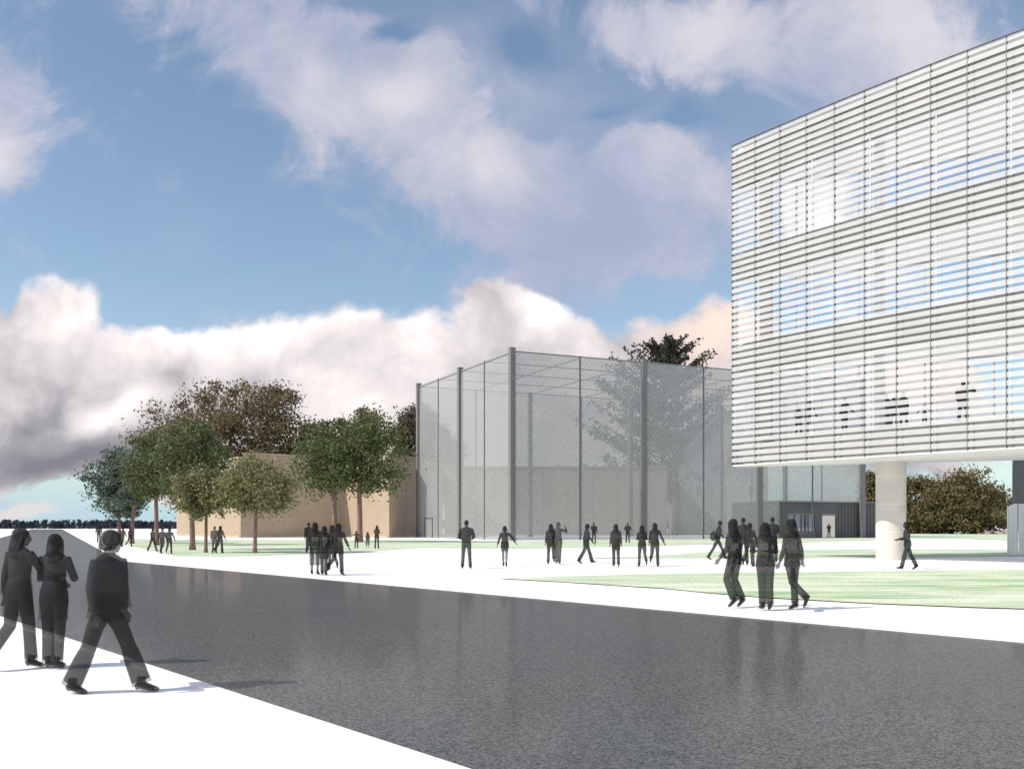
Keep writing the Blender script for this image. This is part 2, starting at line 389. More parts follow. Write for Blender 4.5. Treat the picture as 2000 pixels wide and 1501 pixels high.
M['ghost_wall'] = principled('grey_stone', (0.33, 0.34, 0.36), 0.85, 0.1, 0.6)
M['slate'] = principled('grey_slate', (0.20, 0.21, 0.25), 0.7, 0.12, 1.0)
M['skin'] = smoke_mat('charcoal_skin', (0.055, 0.055, 0.053), 0.42)
M['cloth'] = smoke_mat('charcoal_cloth', (0.034, 0.034, 0.034), 0.66)
M['hair'] = smoke_mat('charcoal_hair', (0.026, 0.026, 0.026), 0.35)
M['pale_skin'] = smoke_mat('pale_grey_figure', (0.10, 0.105, 0.105), 0.55)
M['bark'] = principled('reddish_bark', (0.25, 0.145, 0.13), 0.85, 0.25, 4.0, stretch=(1, 1, 0.2), bump=0.3)
M['dark_bark'] = principled('dark_bark', (0.06, 0.048, 0.036), 0.9, 0.25, 2.0)
M['leaf'] = leaf_mat('young_leaves', (0.12, 0.125, 0.055), (0.23, 0.23, 0.105), (0.38, 0.37, 0.20))
M['leaf_dark'] = leaf_mat('deep_green_leaves', (0.058, 0.078, 0.032), (0.12, 0.15, 0.06), (0.23, 0.25, 0.12))
M['leaf_blue'] = leaf_mat('bluish_leaves', (0.075, 0.115, 0.09), (0.16, 0.21, 0.165), (0.30, 0.35, 0.28))
M['oak'] = leaf_mat('autumn_oak_leaves', (0.125, 0.108, 0.058), (0.18, 0.15, 0.08), (0.25, 0.19, 0.105))
M['brown'] = leaf_mat('brown_leaves', (0.085, 0.074, 0.050), (0.120, 0.10, 0.066), (0.17, 0.135, 0.085))
M['bush'] = leaf_mat('russet_bush_leaves', (0.10, 0.09, 0.04), (0.165, 0.145, 0.06), (0.25, 0.195, 0.10))
M['conifer'] = leaf_mat('conifer_needles', (0.020, 0.026, 0.020), (0.045, 0.050, 0.036), (0.095, 0.090, 0.065))
M['far_wood'] = leaf_mat('far_woodland', (0.030, 0.040, 0.052), (0.050, 0.062, 0.076), (0.085, 0.095, 0.11))

# ------------------------------------------------------------------ ground
def sheet(name, pts, z, mat, kind='structure'):
    mb = MB(); mb.add([(p[0], p[1], z) for p in pts], [tuple(range(len(pts)))])
    o = mb.build(name, mat); 
    if o.data.polygons[0].normal.z < 0: o.data.flip_normals()
    o['kind'] = kind; return o
sheet('paving', [(-2500, -60), (2500, -60), (2500, 3500), (-2500, 3500)], 0.0, M['paving'])
# main road and the side road that leaves it towards the horizon
vmain = Vector((-1540/F, 1.0)).normalized(); vside = Vector((-893/F, 1.0)).normalized()
rA = ground(0, 1205).to_2d(); rA2 = ground(900, 1501).to_2d()
rB = ground(235, 1095).to_2d(); rB2 = ground(2000, 1255).to_2d()
dA = (rA2 - rA).normalized(); dB = (rB2 - rB).normalized()
jl = ground(0, 1050).to_2d()
sfar_r = ground(125, 1035).to_2d(); sfar_l = ground(55, 1035).to_2d()
main_near = [rA2 + dA*6, rB2 + dB*40]
road_pts = [rA2 + dA*30, rA2, rA, rA - dA*60, jl + (jl - sfar_l).normalized()*4 - dA*45, jl + (jl - sfar_l).normalized()*4, jl, sfar_l, sfar_r, rB, rB2, rB2 + dB*40]
# two convex-ish sheets avoid a concave outline
sheet('road', [rA2 + dA*30, rA - dA*70, rB - dB*75, rB, rB2 + dB*40], 0.004, M['asphalt'])
sheet('side_road', [rB - dB*26, rB + dB*0.0, sfar_r + (sfar_r-rB).normalized()*80, sfar_l + (sfar_l-jl).normalized()*80, jl], 0.008, M['asphalt'])
mbk = MB()
mbk.obox(rB, rB2 + dB*40, 0.0, 0.03, 0.14, 0.08)
mbk.obox(rA - dA*60, rA2 + dA*30, 0.0, 0.03, 0.14, -0.08)
k = mbk.build('kerb', M['kerb']); k['kind'] = 'structure'
G = lambda pts: [ground(x, y) for x, y in pts]
def wavy(pts, amp, seed):
    rnd = random.Random(seed); out = []
    n = len(pts)
    for i in range(n):
        p, q = pts[i], pts[(i+1) % n]
        L = (q - p).length; k = max(1, int(L/1.5))
        for j in range(k):
            v = p.lerp(q, j/k)
            if j: v = v + Vector((rnd.uniform(-amp, amp), rnd.uniform(-amp, amp)*1.5, 0))
            out.append(v)
    return out
lawns = [
    [(225, 1058), (250, 1052), (480, 1054), (820, 1054), (900, 1056), (1010, 1058), (1010, 1071), (820, 1069), (700, 1078), (590, 1082), (450, 1086), (340, 1085)],
    [(1000, 1057), (1240, 1053), (1500, 1049), (1700, 1047), (1712, 1054), (1500, 1061), (1330, 1064), (1000, 1071)],
    [(1150, 1090), (1330, 1082), (1430, 1074), (1720, 1072), (2060, 1074), (2060, 1085), (1720, 1089), (1330, 1089)],
    [(1770, 1041), (2060, 1041), (2060, 1057), (1880, 1052), (1770, 1050)],
    [(970, 1130), (1250, 1122), (1700, 1116), (2100, 1112), (2100, 1193), (1900, 1187), (1700, 1179), (1500, 1168), (1300, 1150), (1100, 1137)],
]
for i, pts in enumerate(lawns):
    sheet('lawn', wavy(G(pts), 0.12, i), 0.012 + 0.003*i, M['lawn'])
sheet('red_path', [at(1720, 205), at(2080, 205), at(2080, 420), at(1720, 420)], 0.004, M['red_path'])
# short grass tufts over the nearest lawn and the left lawn (uncountable)
def in_poly(x, y, poly):
    c = False; n = len(poly)
    for i in range(n):
        x1, y1 = poly[i][0], poly[i][1]; x2, y2 = poly[i-1][0], poly[i-1][1]
        if (y1 > y) != (y2 > y) and x < (x2-x1)*(y-y1)/(y2-y1)+x1: c = not c
    return c
def grass(name, poly, n, h, seed, mat):
    rnd = random.Random(seed); mb = MB()
    xs = [p[0] for p in poly]; ys = [p[1] for p in poly]
    while n > 0:
        x = rnd.uniform(min(xs), max(xs)); y = rnd.uniform(min(ys), max(ys))
        if not in_poly(x, y, poly): continue
        n -= 1
        a = rnd.uniform(0, math.pi); hh = h*rnd.uniform(0.5, 1.2); w = h*0.28
        dx, dy = math.cos(a)*w, math.sin(a)*w; lx, ly = rnd.uniform(-.4,.4)*h, rnd.uniform(-.4,.4)*h
        mb.add([(x-dx,y-dy,0.01),(x+dx,y+dy,0.01),(x+lx,y+ly,hh)], [(0,1,2)])
    o = mb.build(name, mat); o['kind'] = 'stuff'; o['label'] = 'short pale green grass of the lawn strip'; o['category'] = 'grass'
M['blade'] = leaf_mat('grass_blades', (0.30, 0.47, 0.27), (0.52, 0.64, 0.42), (0.74, 0.77, 0.58))
grass('grass', G(lawns[4]), 5000, 0.05, 5, M['blade'])

# ------------------------------------------------------------------ beige building
def wall_run(name, parent, pts, z1, mat, t=0.4, closed=False):
    """one wall mesh per straight stretch, butted by tiny joints"""
    for p, q in zip(pts, pts[1:]):
        mb = MB(); mb.obox(p, q, 0, z1, t, 0); mb.build(name, mat, parent)
bA, bB, bC, bD, bE = at(345, 150), at(470, 128), at(665, 136), at(760, 127), at(864, 152)
H1 = EYE + 139/F*128
def solid(name, pts, z0, z1, mat, parent):
    mb = MB(); mb.prism([(p[0], p[1]) for p in pts], z0, z1); return mb.build(name, mat, parent)
be = empty('beige_building', at(600, 140))
tag(be, 'beige windowless building with folded walls and flat roof behind the planted trees', 'building')
def local(o, par):
    o.matrix_parent_inverse = Matrix.Translation(par.location).inverted(); return o
p_far = Vector((-8, 20, 0))
solid_pts = [bA, bB, bC, bD, bE, bE + Vector((-4, 25, 0)), bA + Vector((2, 26, 0))]
# left block is a little lower than the rest
left_blk = [bA, bB, bB + (bC-bB)*0.02, bB + Vector((3.0, 30, 0)), bA + Vector((2, 26, 0))]
main_blk = [bB + (bC-bB)*0.02, bC, bD, bE, bE + Vector((-4, 25, 0)), bB + Vector((3.0, 30, 0))]
local(solid('wall', left_blk, 0, H1 - 0.55, M['beige'], be), be)
local(solid('wall', main_blk, 0, H1, M['beige'], be), be)
def coping(pts, z, mat, parent, name='coping'):
    mb = MB()
    for p, q in zip(pts, pts[1:]):
        d = (Vector(q) - Vector(p)).normalized()*0.01
        mb.obox(Vector(p)+d, Vector(q)-d, z, z + 0.18, 0.5, 0)
    return local(mb.build(name, mat, parent), parent)
coping([bA, bB], H1 - 0.548, M['coping'], be)
coping([bB + (bC-bB)*0.02, bC, bD, bE], H1 + 0.002, M['coping'], be)
mbp = MB()
for (p, q) in ((bA, bB), (bB, bC), (bC, bD), (bD, bE)):
    d = (q-p).normalized()*0.3
    mbp.obox(p + d, q - d, 0.0, 0.35, 0.06, -0.04)
local(mbp.build('plinth', M['coping'], be), be)

f0, f1 = at(868, 160), at(1302, 160)
HF = EYE + 113/F*160
tw = empty('tan_hall', at(1085, 160)); tag(tw, 'long low tan wall of a flat roofed hall seen through the mesh cage', 'building')
local(solid('wall', [f0, f1, f1 + Vector((3, 18, 0)), f0 + Vector((0, 18, 0))], 0, HF, M['far_wall'], tw), tw)
coping([f0, f1], HF + 0.002, M['coping'], tw)
mb = MB()
for i in range(1, 9):
    p = f0.lerp(f1, i/9); mb.box(p.x-0.04, p.y-0.012, 0.3, p.x+0.04, p.y+0.05, HF-0.3)
local(mb.build('joint', M['wire'], tw), tw)

# grey gabled house behind the cage
gh = empty('gabled_house', at(1420, 175)); tag(gh, 'grey gabled house with steep slate roof behind the mesh cage', 'house')
gx0, gx1 = at(1330, 172).x, at(1500, 172).x; gm = (gx0+gx1)/2; zE = EYE + 130/F*172; zR = EYE + 225/F*172
mb = MB()
mb.add([(gx0,172,0),(gx1,172,0),(gx1,172,zE),(gm,172,zR),(gx0,172,zE),(gx0,186,0),(gx1,186,0),(gx1,186,zE),(gm,186,zR),(gx0,186,zE)],
       [(0,1,2,3,4),(9,8,7,6,5),(1,6,7,2),(5,0,4,9),(0,5,6,1)])
local(mb.build('wall', M['ghost_wall'], gh), gh)
mb = MB()
for sx in (-1, 1):
    xe = gx0 - 0.5 if sx < 0 else gx1 + 0.5
    ze = zE - 0.5*(zR-zE)/(gm-gx0)
    mb.add([(xe,171.5,ze+.02),(gm,171.5,zR+.02),(gm,186.5,zR+.02),(xe,186.5,ze+.02),(xe,171.5,ze+.3),(gm,171.5,zR+.3),(gm,186.5,zR+.3),(xe,186.5,ze+.3)],
           [(0,1,2,3),(7,6,5,4),(0,4,5,1),(3,2,6,7),(0,3,7,4)])
rf = local(mb.build('roof', M['slate'], gh), gh)
mb = MB(); mb.box(gm-0.6, 176, zR-1.0, gm+0.6, 177.2, zR+2.2); mb.box(gm-0.75, 175.85, zR+2.2, gm+0.75, 177.35, zR+2.5)
o = mb.build('chimney', M['ghost_wall'], rf)
for i in range(3):
    for j in range(2):
        x = gx0 + (gx1-gx0)*(0.2+0.3*i); z = 1.6 + 5.0*j
        mb = MB(); mb.box(x-0.7, 171.94, z, x+0.7, 172.0-0.003, z+2.4)
        wdw = local(mb.build('window', M['white_metal'], gh), gh)
        mb = MB(); mb.box(x-0.58, 171.90, z+.12, x+0.58, 171.937, z+2.28); mb.build('pane', M['slate'], wdw)

# ------------------------------------------------------------------ mesh cage
P0 = at(1000, 105.0); va = Vector((-6.35, 13.3, 0)); vb = Vector((15.3, 7.2, 0)); HC = EYE + 341/F*105
cg = empty('mesh_cage', P0); tag(cg, 'tall open air enclosure of grey wire mesh hung between square steel posts', 'cage')
cgl = lambda o: local(o, cg)
NA, NB = 2, 3
da, db = va.normalized(), vb.normalized()
def post(p, r, top, name, mat):
    mb = MB()
    d, e = da*r, db*r
    pts = [p - d - e, p - d + e, p + d + e, p + d - e]
    mb.prism([(q.x, q.y) for q in pts], 0, top)
    if r > 0.2:
        pts = [p + (q - p)*1.5 for q in pts]
        mb.prism([(q.x, q.y) for q in pts], 0.001, 0.12)
        mb.prism([(p.x + (q.x-p.x)*0.72, p.y + (q.y-p.y)*0.72) for q in pts], top + 0.001, top + 0.05)
    return cgl(mb.build(name, mat, cg))
for i in range(NA + 1):
    for j in range(NB + 1):
        edge = i in (0, NA) or j in (0, NB)
        if not edge: continue
        fr = (i == 0 or j == 0)
        post(P0 + va*i + vb*j, 0.30 if fr else 0.26, HC + (0.25 if fr else 0.0), 'post', M['steel'])
for i in range(NA):
    for j in (0, NB): post(P0 + va*(i+.5) + vb*j, 0.07, HC, 'slender_post', M['wire'])
for j in range(NB):
    for i in (0, NA): post(P0 + va*i + vb*(j+.5), 0.07, HC, 'slender_post', M['wire'])
def bar(p, q, z, r, name, mat):
    mb = MB(); p = Vector((p.x, p.y, z)); q = Vector((q.x, q.y, z)); mb.tube([p, q], [r, r], 6, False)
    return cgl(mb.build(name, mat, cg))
for i2 in range(2*NA + 1):
    bar(P0 + va*(i2/2) + db*0.35, P0 + va*(i2/2) + vb*NB - db*0.35, HC - 0.10, 0.055, 'roof_cable', M['wire'])
for j2 in range(2*NB + 1):
    bar(P0 + vb*(j2/2) + da*0.35, P0 + vb*(j2/2) + va*NA - da*0.35, HC - 0.24, 0.055, 'roof_cable', M['wire'])
def panel(p, q, z0, z1, mat, name='mesh_panel', corners=None, split=24):
    me = bpy.data.meshes.new(name)
    if corners is None:
        L = (q - p).length
        vsx = [(p.x,p.y,z0),(q.x,q.y,z0),(q.x,q.y,z1),(p.x,p.y,z1)]; uvs = [(0,z0),(L,z0),(L,z1),(0,z1)]
    else:
        vsx = [tuple(c) for c in corners]; L = (corners[1]-corners[0]).length; W = (corners[3]-corners[0]).length
        uvs = [(0,0),(L,0),(L,W),(0,W)]
    me.from_pydata(vsx, [], [(0,1,2,3)])
    ul = me.uv_layers.new(name='UVMap')
    for k in range(4): ul.data[k].uv = uvs[k]
    me.materials.append(mat)
    return cgl(link(name, me, cg))
g = 0.36
for i in range(NA):
    panel(P0 + va*i + da*g, P0 + va*(i+1) - da*g, 0.05, HC, M['veil'])
    panel(P0 + va*i + vb*NB + da*g, P0 + va*(i+1) + vb*NB - da*g, 0.05, HC, M['veil_back'])
for j in range(NB):
    if j == 2:                                     # above the pavilion the mesh stops at its roof
        panel(P0 + vb*j + db*g, P0 + vb*2.185, 0.05, HC, M['veil'])
        panel(P0 + vb*2.185, P0 + vb*(j+1) - db*g, 4.6, HC, M['veil'])
    else:
        panel(P0 + vb*j + db*g, P0 + vb*(j+1) - db*g, 0.05, HC, M['veil'])
    panel(P0 + va*NA + vb*j + db*g, P0 + va*NA + vb*(j+1) - db*g, 0.05, HC, M['veil_back'])
    for i in range(NA):
        o0 = P0 + va*i + vb*j + Vector((0,0,HC+0.02))
        panel(None, None, 0, 0, M['veil_top'], 'roof_mesh', [o0, o0+vb, o0+vb+va, o0+va])
# door frame in the left face
t0 = 0.80; pd = P0 + va*2*t0; 
mb = MB(); q0 = P0 + va*1.84 - da*0.0; q1 = P0 + va*1.64
nrm = Vector((-db.x, -db.y, 0))*0.06
mb.tube([q0+nrm, q0+nrm+Vector((0,0,2.6)), q1+nrm+Vector((0,0,2.6)), q1+nrm], [0.07]*4, 6, False)
cgl(mb.build('door_frame', M['wire'], cg))

# ------------------------------------------------------------------ white louvred building
NPAN = 19; STEP = 1.555
HS = 4.73; HT = 21.05
pl = [Vector((11.28, 49.6, 0))]; ang = 56.2; normals = []
dirs = []
for k in range(NPAN):
    a = R(ang - 0.72*k); d = Vector((math.cos(a), -math.sin(a), 0)); dirs.append(d)
    pl.append(pl[-1] + d*STEP)
nrm_at = lambda k: Vector((dirs[min(k, NPAN-1)].y, -dirs[min(k, NPAN-1)].x, 0))   # points to the left-front
wb = empty('louvred_building', (22, 42, 0))
tag(wb, 'large white building on a round column with curved facade of horizontal slats', 'building')
W = lambda o: local(o, wb)
NS = 49; PER = (HT - HS)/NS
for k in range(NPAN):
    p, q = pl[k], pl[k+1]; d = dirs[k]
    mb = MB(); gap = 0.018
    for s in range(NS):
        z0 = HS + s*PER + 0.122; z1 = HS + (s+1)*PER
        mb.obox(p + d*gap, q - d*gap, z0, z1, 0.02, 0.0)
    W(mb.build('louvre_panel', M['slat'], wb))
for k in range(NPAN + 1):
    n = nrm_at(k); p = pl[k] - n*0.06
    d = dirs[min(k, NPAN-1)]
    mb = MB(); mb.obox(p - d*0.022, p + d*0.022, HS - 0.02, HT + 0.03, 0.09, 0.0)
    W(mb.build('mullion', M['joint'], wb))
GL = 0.50                                           # glazing line behind the slats
gl = [pl[k] - nrm_at(k)*GL for k in range(NPAN + 1)]
# rear line of the wedge plan
tip = pl[0] + Vector((0.45, 0.75, 0)); rdir = Vector((12.1, -5.5, 0)).normalized()
rear = [tip + rdir*(i*3.0) for i in range(13)]
# floors and ceilings: wedge slabs
def wedge(inset_f, inset_r, k1):
    f = [pl[k] - nrm_at(k)*inset_f for k in range(0, NPAN + 1)]
    nr = Vector((-rdir.y, rdir.x, 0))
    r = [p - nr*inset_r for p in rear]
    return f + r[::-1]
poly_in = wedge(GL + 0.06, 0.12, 0)
zones = [(4.73, 5.96), (9.53, 10.93), (14.24, 15.63), (19.07, 21.05)]   # solid bands
for z0, z1 in zones:
    f = [pl[k] - nrm_at(k)*(GL + 0.30) for k in range(NPAN+1)]
    poly = [(p.x, p.y) for p in f] + [(p.x - 0.12*rdir.y*-1*-1, p.y - 0.25) for p in rear[::-1]]
    W(solid('floor_slab', poly, z0 + 0.06, z1 - 0.004, M['white_int'], wb))
# spandrel walls behind the slats
for z0, z1 in zones:
    mb = MB()
    for k in range(NPAN):
        mb.obox(gl[k] + (dirs[0]*0.42 if k == 0 else Vector()), gl[k+1], z0 + 0.01, z1 + (0.0 if z1 < 21 else -0.03), 0.22, 0.0)
    W(mb.build('spandrel', M['spandrel'], wb))
    mb = MB()
    for a, b in zip(rear, rear[1:]):
        mb.obox(a, b, z0 + 0.01, z1 - 0.01, 0.2, 0.0)
    W(mb.build('rear_spandrel', M['white_metal'], wb))
# glazing: one window per storey and panel pair at the front, strips at the rear
rows = [(5.96, 9.53), (10.93, 14.24), (15.63, 19.07)]
for z0, z1 in rows:
    for k in range(1, NPAN, 2):
        k2 = min(k + 2, NPAN)
        mb = MB(); 
        for kk in range(k, k2): mb.add([tuple(gl[kk]+Vector((0,0,z0+.02))), tuple(gl[kk+1]+Vector((0,0,z0+.02))), tuple(gl[kk+1]+Vector((0,0,z1-.02))), tuple(gl[kk]+Vector((0,0,z1-.02)))], [(0,1,2,3)])
        pane = mb.build('window', M['glass'], wb); W(pane)
        mb = MB(); p = gl[k]; mb.obox(p - dirs[k]*0.03, p + dirs[k]*0.03, z0 + 0.015, z1 - 0.015, 0.08, 0.0)
        mb.build('frame', M['white_metal'], pane)
    for i, (a, b) in enumerate(zip(rear, rear[1:])):
        mb = MB(); mb.add([tuple(a+Vector((0,0,z0+.02))), tuple(b+Vector((0,0,z0+.02))), tuple(b+Vector((0,0,z1-.02))), tuple(a+Vector((0,0,z1-.02)))], [(0,1,2,3)])
        pane = W(mb.build('rear_window', M['glass'], wb))
        mb = MB(); mb.obox(a - rdir*0.05, a + rdir*0.05, z0 + 0.015, z1 - 0.015, 0.1, 0.0)
        mb.build('frame', M['white_metal'], pane)
# solid bit of wall near the left end of each storey, white inner columns
for z0, z1 in rows:
    mb = MB(); mb.obox(gl[1] + dirs[1]*0.15, gl[1] + dirs[1]*0.85, z0 + 0.005, z1 - 0.005, 0.16, -0.25)
    W(mb.build('inner_wall', M['spandrel'], wb))
    mb = MB(); c = gl[5] - nrm_at(5)*0.75; mb.cyl(c, 0.24, 0.24, z0 + 0.002, z1 + 0.05, 24)
    W(mb.build('inner_column', M['white_int'], wb))
    mb = MB(); c = gl[11] - nrm_at(11)*0.75; mb.cyl(c, 0.24, 0.24, z0 + 0.002, z1 + 0.05, 24)
    W(mb.build('inner_column', M['white_int'], wb))
m_, t_ = material('added_ceiling_glow'); e_ = t_.n('ShaderNodeEmission', {'Color': (1.0, 0.98, 0.95, 1), 'Strength': 0.5}); o_ = t_.n('ShaderNodeOutputMaterial'); t_.link(e_.outputs[0], o_.inputs[0])
for z0, z1 in rows:  # glowing sheet added under each slab to brighten the window rows, no real lamp
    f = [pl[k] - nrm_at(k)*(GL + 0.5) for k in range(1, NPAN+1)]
    W(solid('added_glow_panel', [(p.x, p.y) for p in f] + [(p.x, p.y - 0.5) for p in rear[:1:-1]], z1 + 0.01, z1 + 0.05, m_, wb))
# end return at the sharp left corner, parapet cap, soffit, ground-floor column
mb = MB(); mb.obox(pl[0] + Vector((0.03, 0.05, 0)), tip, HS, HT, 0.05, 0.0); W(mb.build('end_wall', M['white_metal'], wb))
mb = MB()
for k in range(NPAN): mb.obox(pl[k] + dirs[k]*0.003, pl[k+1] - dirs[k]*0.003, HT + 0.004, HT + 0.02, 0.10, -0.03)
W(mb.build('parapet_cap', M['joint'], wb))
fpoly = [(p.x, p.y) for p in [pl[k] - nrm_at(k)*0.04 for k in range(NPAN+1)]] + [(p.x, p.y) for p in rear[::-1]]
W(solid('soffit', fpoly, HS - 0.06, HS - 0.003, M['soffit'], wb))
rpoly = [(p.x, p.y) for p in [pl[k] - nrm_at(k)*0.5 for k in range(NPAN+1)]] + [(p.x, p.y) for p in rear[::-1]]
W(solid('roof', rpoly, HT - 0.2, HT - 0.02, M['soffit'], wb))
cc0 = at(1740, 46.3)
mb = MB(); mb.cyl(cc0, 0.69, 0.69, 0, HS - 0.06, 48)
col_o = W(mb.build('column', M['concrete'], wb))
mb = MB()
for z in (1.32, 2.64, 3.95): mb.cyl(cc0, 0.693, 0.693, z, z + 0.018, 48)
mb.build('joint', M['kerb'], col_o)

# ------------------------------------------------------------------ ribbed ground floor volume at the right edge
rv = empty('ribbed_block', at(2010, 55)); tag(rv, 'dark ribbed box over a curved white ribbed wall under the right end of the building', 'building')
RV = lambda o: local(o, rv)
xl = at(1977, 56.5).x
mb = MB()
for i in range(30):
    mb.box(xl + i*0.28, 55 - 0.03*(i % 2), 2.85, xl + (i+1)*0.28 - 0.02, 56.5, HS + 0.9)
RV(mb.build('upper_wall', M['dark_panel'], rv))
mb = MB()
for i in range(14):
    a = R(200 - 10*i); r = 3.2; cx = xl + 2.0; cy = 55.6
    a2 = R(200 - 10*i - 8.4); rr = r + 0.03*(i % 2)
    h = 2.84 - 0.2*max(0, (3 - i))/3
    p, q = Vector((cx + rr*math.cos(a), cy - 1.2 - rr*math.sin(a)*0.5, 0)), Vector((cx + rr*math.cos(a2), cy - 1.2 - rr*math.sin(a2)*0.5, 0))
    mb.obox(p, q, 0, h, 0.1)
RV(mb.build('lower_wall', M['white_metal'], rv))

# ------------------------------------------------------------------ dark pavilion under the building, far behind
pv = empty('pavilion', P0 + vb*2.192 + da*0.55, math.atan2(db.y, db.x))
tag(pv, 'low dark grey pavilion with lit glass doorway set behind the posts of the mesh cage', 'pavilion')
x0, x1, zt = 0.0, 17.0, 4.55; xw0, xw1, xd0, xd1 = 1.7, 6.3, 7.3, 9.8; d = 0.0
mb = MB()
mb.box(x0, d, 0, xw0, d+0.3, zt); mb.box(xw0, d, 3.2, xd1, d+0.3, zt); mb.box(xw1, d, 0, xd0, d+0.3, 3.2)
n = 26
for i in range(n):
    a = xd1 + (x1-xd1)*i/n; b = xd1 + (x1-xd1)*(i+1)/n - 0.02; mb.box(a, d - 0.05*(i % 2), 0, b, d+0.3, zt)
mb.box(x0, d+0.31, 0, x0+0.3, d+9, zt); mb.box(x1-0.3, d+0.31, 0, x1, d+9, zt)
mb.build('wall', M['dark_panel'], pv)
mb = MB(); mb.box(x0-0.15, d-0.3, zt+0.003, x1+0.15, d+9.2, zt+0.2); mb.build('roof', M['steel'], pv)
mb = MB(); mb.box(x0+0.31, d+6, 0, x1-0.31, d+6.2, zt-0.1); mb.build('back_wall', M['ghost_wall'], pv)
mb = MB(); mb.box(xw0, d+0.12, 0.9, xw1, d+0.16, 3.19); w_ = mb.build('window', M['grey_glass'], pv)
mb = MB(); mb.box(xw0, d+0.06, 0.0, xw1, d+0.2, 0.89); mb.box(xw0, d+0.05, 3.0, xw1, d+0.1, 3.195)
for i in range(5): x = xw0 + 0.05 + (xw1-xw0-0.1)*i/4; mb.box(x-0.05, d+0.02, 0.9, x+0.05, d+0.11, 2.995)
mb.build('frame', M['steel'], w_)
mb = MB(); mb.box(xd0, d+0.05, 2.9, xd1, d+0.2, 3.195); mb.box(xd0, d+0.05, 0, xd0+0.12, d+0.2, 2.898); mb.box(xd1-0.12, d+0.05, 0, xd1, d+0.2, 2.898)
mb.build('door_frame', M['steel'], pv)
m_, t_ = material('lit_interior'); e_ = t_.n('ShaderNodeEmission', {'Color': (1.0, 0.97, 0.92, 1), 'Strength': 0.42}); o_ = t_.n('ShaderNodeOutputMaterial'); t_.link(e_.outputs[0], o_.inputs[0])
mb = MB(); mb.box(xd0 + 0.8, d+3.5, 0.05, xd1+4.6, d+3.55, 3.6); mb.build('lit_screen', m_, pv)

# ------------------------------------------------------------------ trees
def rand_dir(rnd):
    while True:
        v = Vector((rnd.uniform(-1,1), rnd.uniform(-1,1), rnd.uniform(-1,1)))
        if 0.05 < v.length < 1: return v.normalized()
def leaf_quad(mb, c, rnd, s, flat=0.0):
    u = rand_dir(rnd); w = rand_dir(rnd); w = (w - u*w.dot(u))
    if w.length < 0.1: w = u.orthogonal()
    w.normalize(); l = s*rnd.uniform(0.7, 1.35); b = l*rnd.uniform(0.35, 0.6)
    mb.v += [tuple(c - u*l*0.5), tuple(c + w*b*0.5), tuple(c + u*l*0.5), tuple(c - w*b*0.5)]
    k = len(mb.v); mb.f.append((k-4, k-3, k-2, k-1)); mb.sm.append(False)
def crown_tree(seed, lobes, trunk_h, trunk_r, n_clump, n_leaf, leaf, clump_r, mats, top_r=0.5, limb=True):
    """lobes: (x, y, z, rx, ry, rz). returns (trunk mesh, crown mesh)"""
    rnd = random.Random(seed); crown = MB(); trunk = MB()
    lean = Vector((rnd.uniform(-.03,.03), rnd.uniform(-.03,.03), 0))*trunk_h
    zt = max(l[2] for l in lobes)
    tp = [Vector((0,0,-0.05)), Vector((0,0,0.15*trunk_h)), lean*0.5 + Vector((0,0,trunk_h*0.6)), lean + Vector((0,0,trunk_h)), lean + Vector((0,0,trunk_h + (zt-trunk_h)*0.8))]
    trunk.tube(tp, [trunk_r*1.35, trunk_r, trunk_r*0.9, trunk_r*0.78, trunk_r*0.25], 10)
    vol = [l[3]*l[4]*l[5] for l in lobes]; tot = sum(vol)
    clumps = []
    for l, v in zip(lobes, vol):
        for _ in range(max(3, int(n_clump*v/tot))):
            dd = rand_dir(rnd); r = rnd.uniform(0.25, 1.0)**0.45
            if rnd.random() < 0.12: r *= 1.12
            clumps.append((Vector((l[0]+dd.x*l[3]*r, l[1]+dd.y*l[4]*r, l[2]+dd.z*l[5]*r)), rnd.uniform(0.55, 1.25)*clump_r))
    per = max(4, n_leaf // len(clumps))
    for c, cr in clumps:
        for _ in range(int(per*rnd.uniform(0.6, 1.4))):
            o = Vector((rnd.gauss(0,.5), rnd.gauss(0,.5), rnd.gauss(0,.38)))*cr
            leaf_quad(crown, c + o, rnd, leaf)
    if limb:
        for c, cr in rnd.sample(clumps, min(len(clumps), 26)):
            a = tp[3].lerp(tp[4], rnd.uniform(-0.1, 0.6))
            mid = a.lerp(c, 0.5) + Vector((0,0,-0.08*(c-a).length))
            trunk.tube([a, mid, c], [trunk_r*0.32, trunk_r*0.2, trunk_r*0.06], 5)
    return trunk.mesh('trunk', mats[0]), crown.mesh('crown', mats[1])
def tree_obj(name, trunk_me, crown_me, loc, rz, sc, label, cat, group):
    r = empty(name, loc, rz); r.scale = sc; tag(r, label, cat, group)
    link('trunk', trunk_me, r); link('crown', crown_me, r); return r
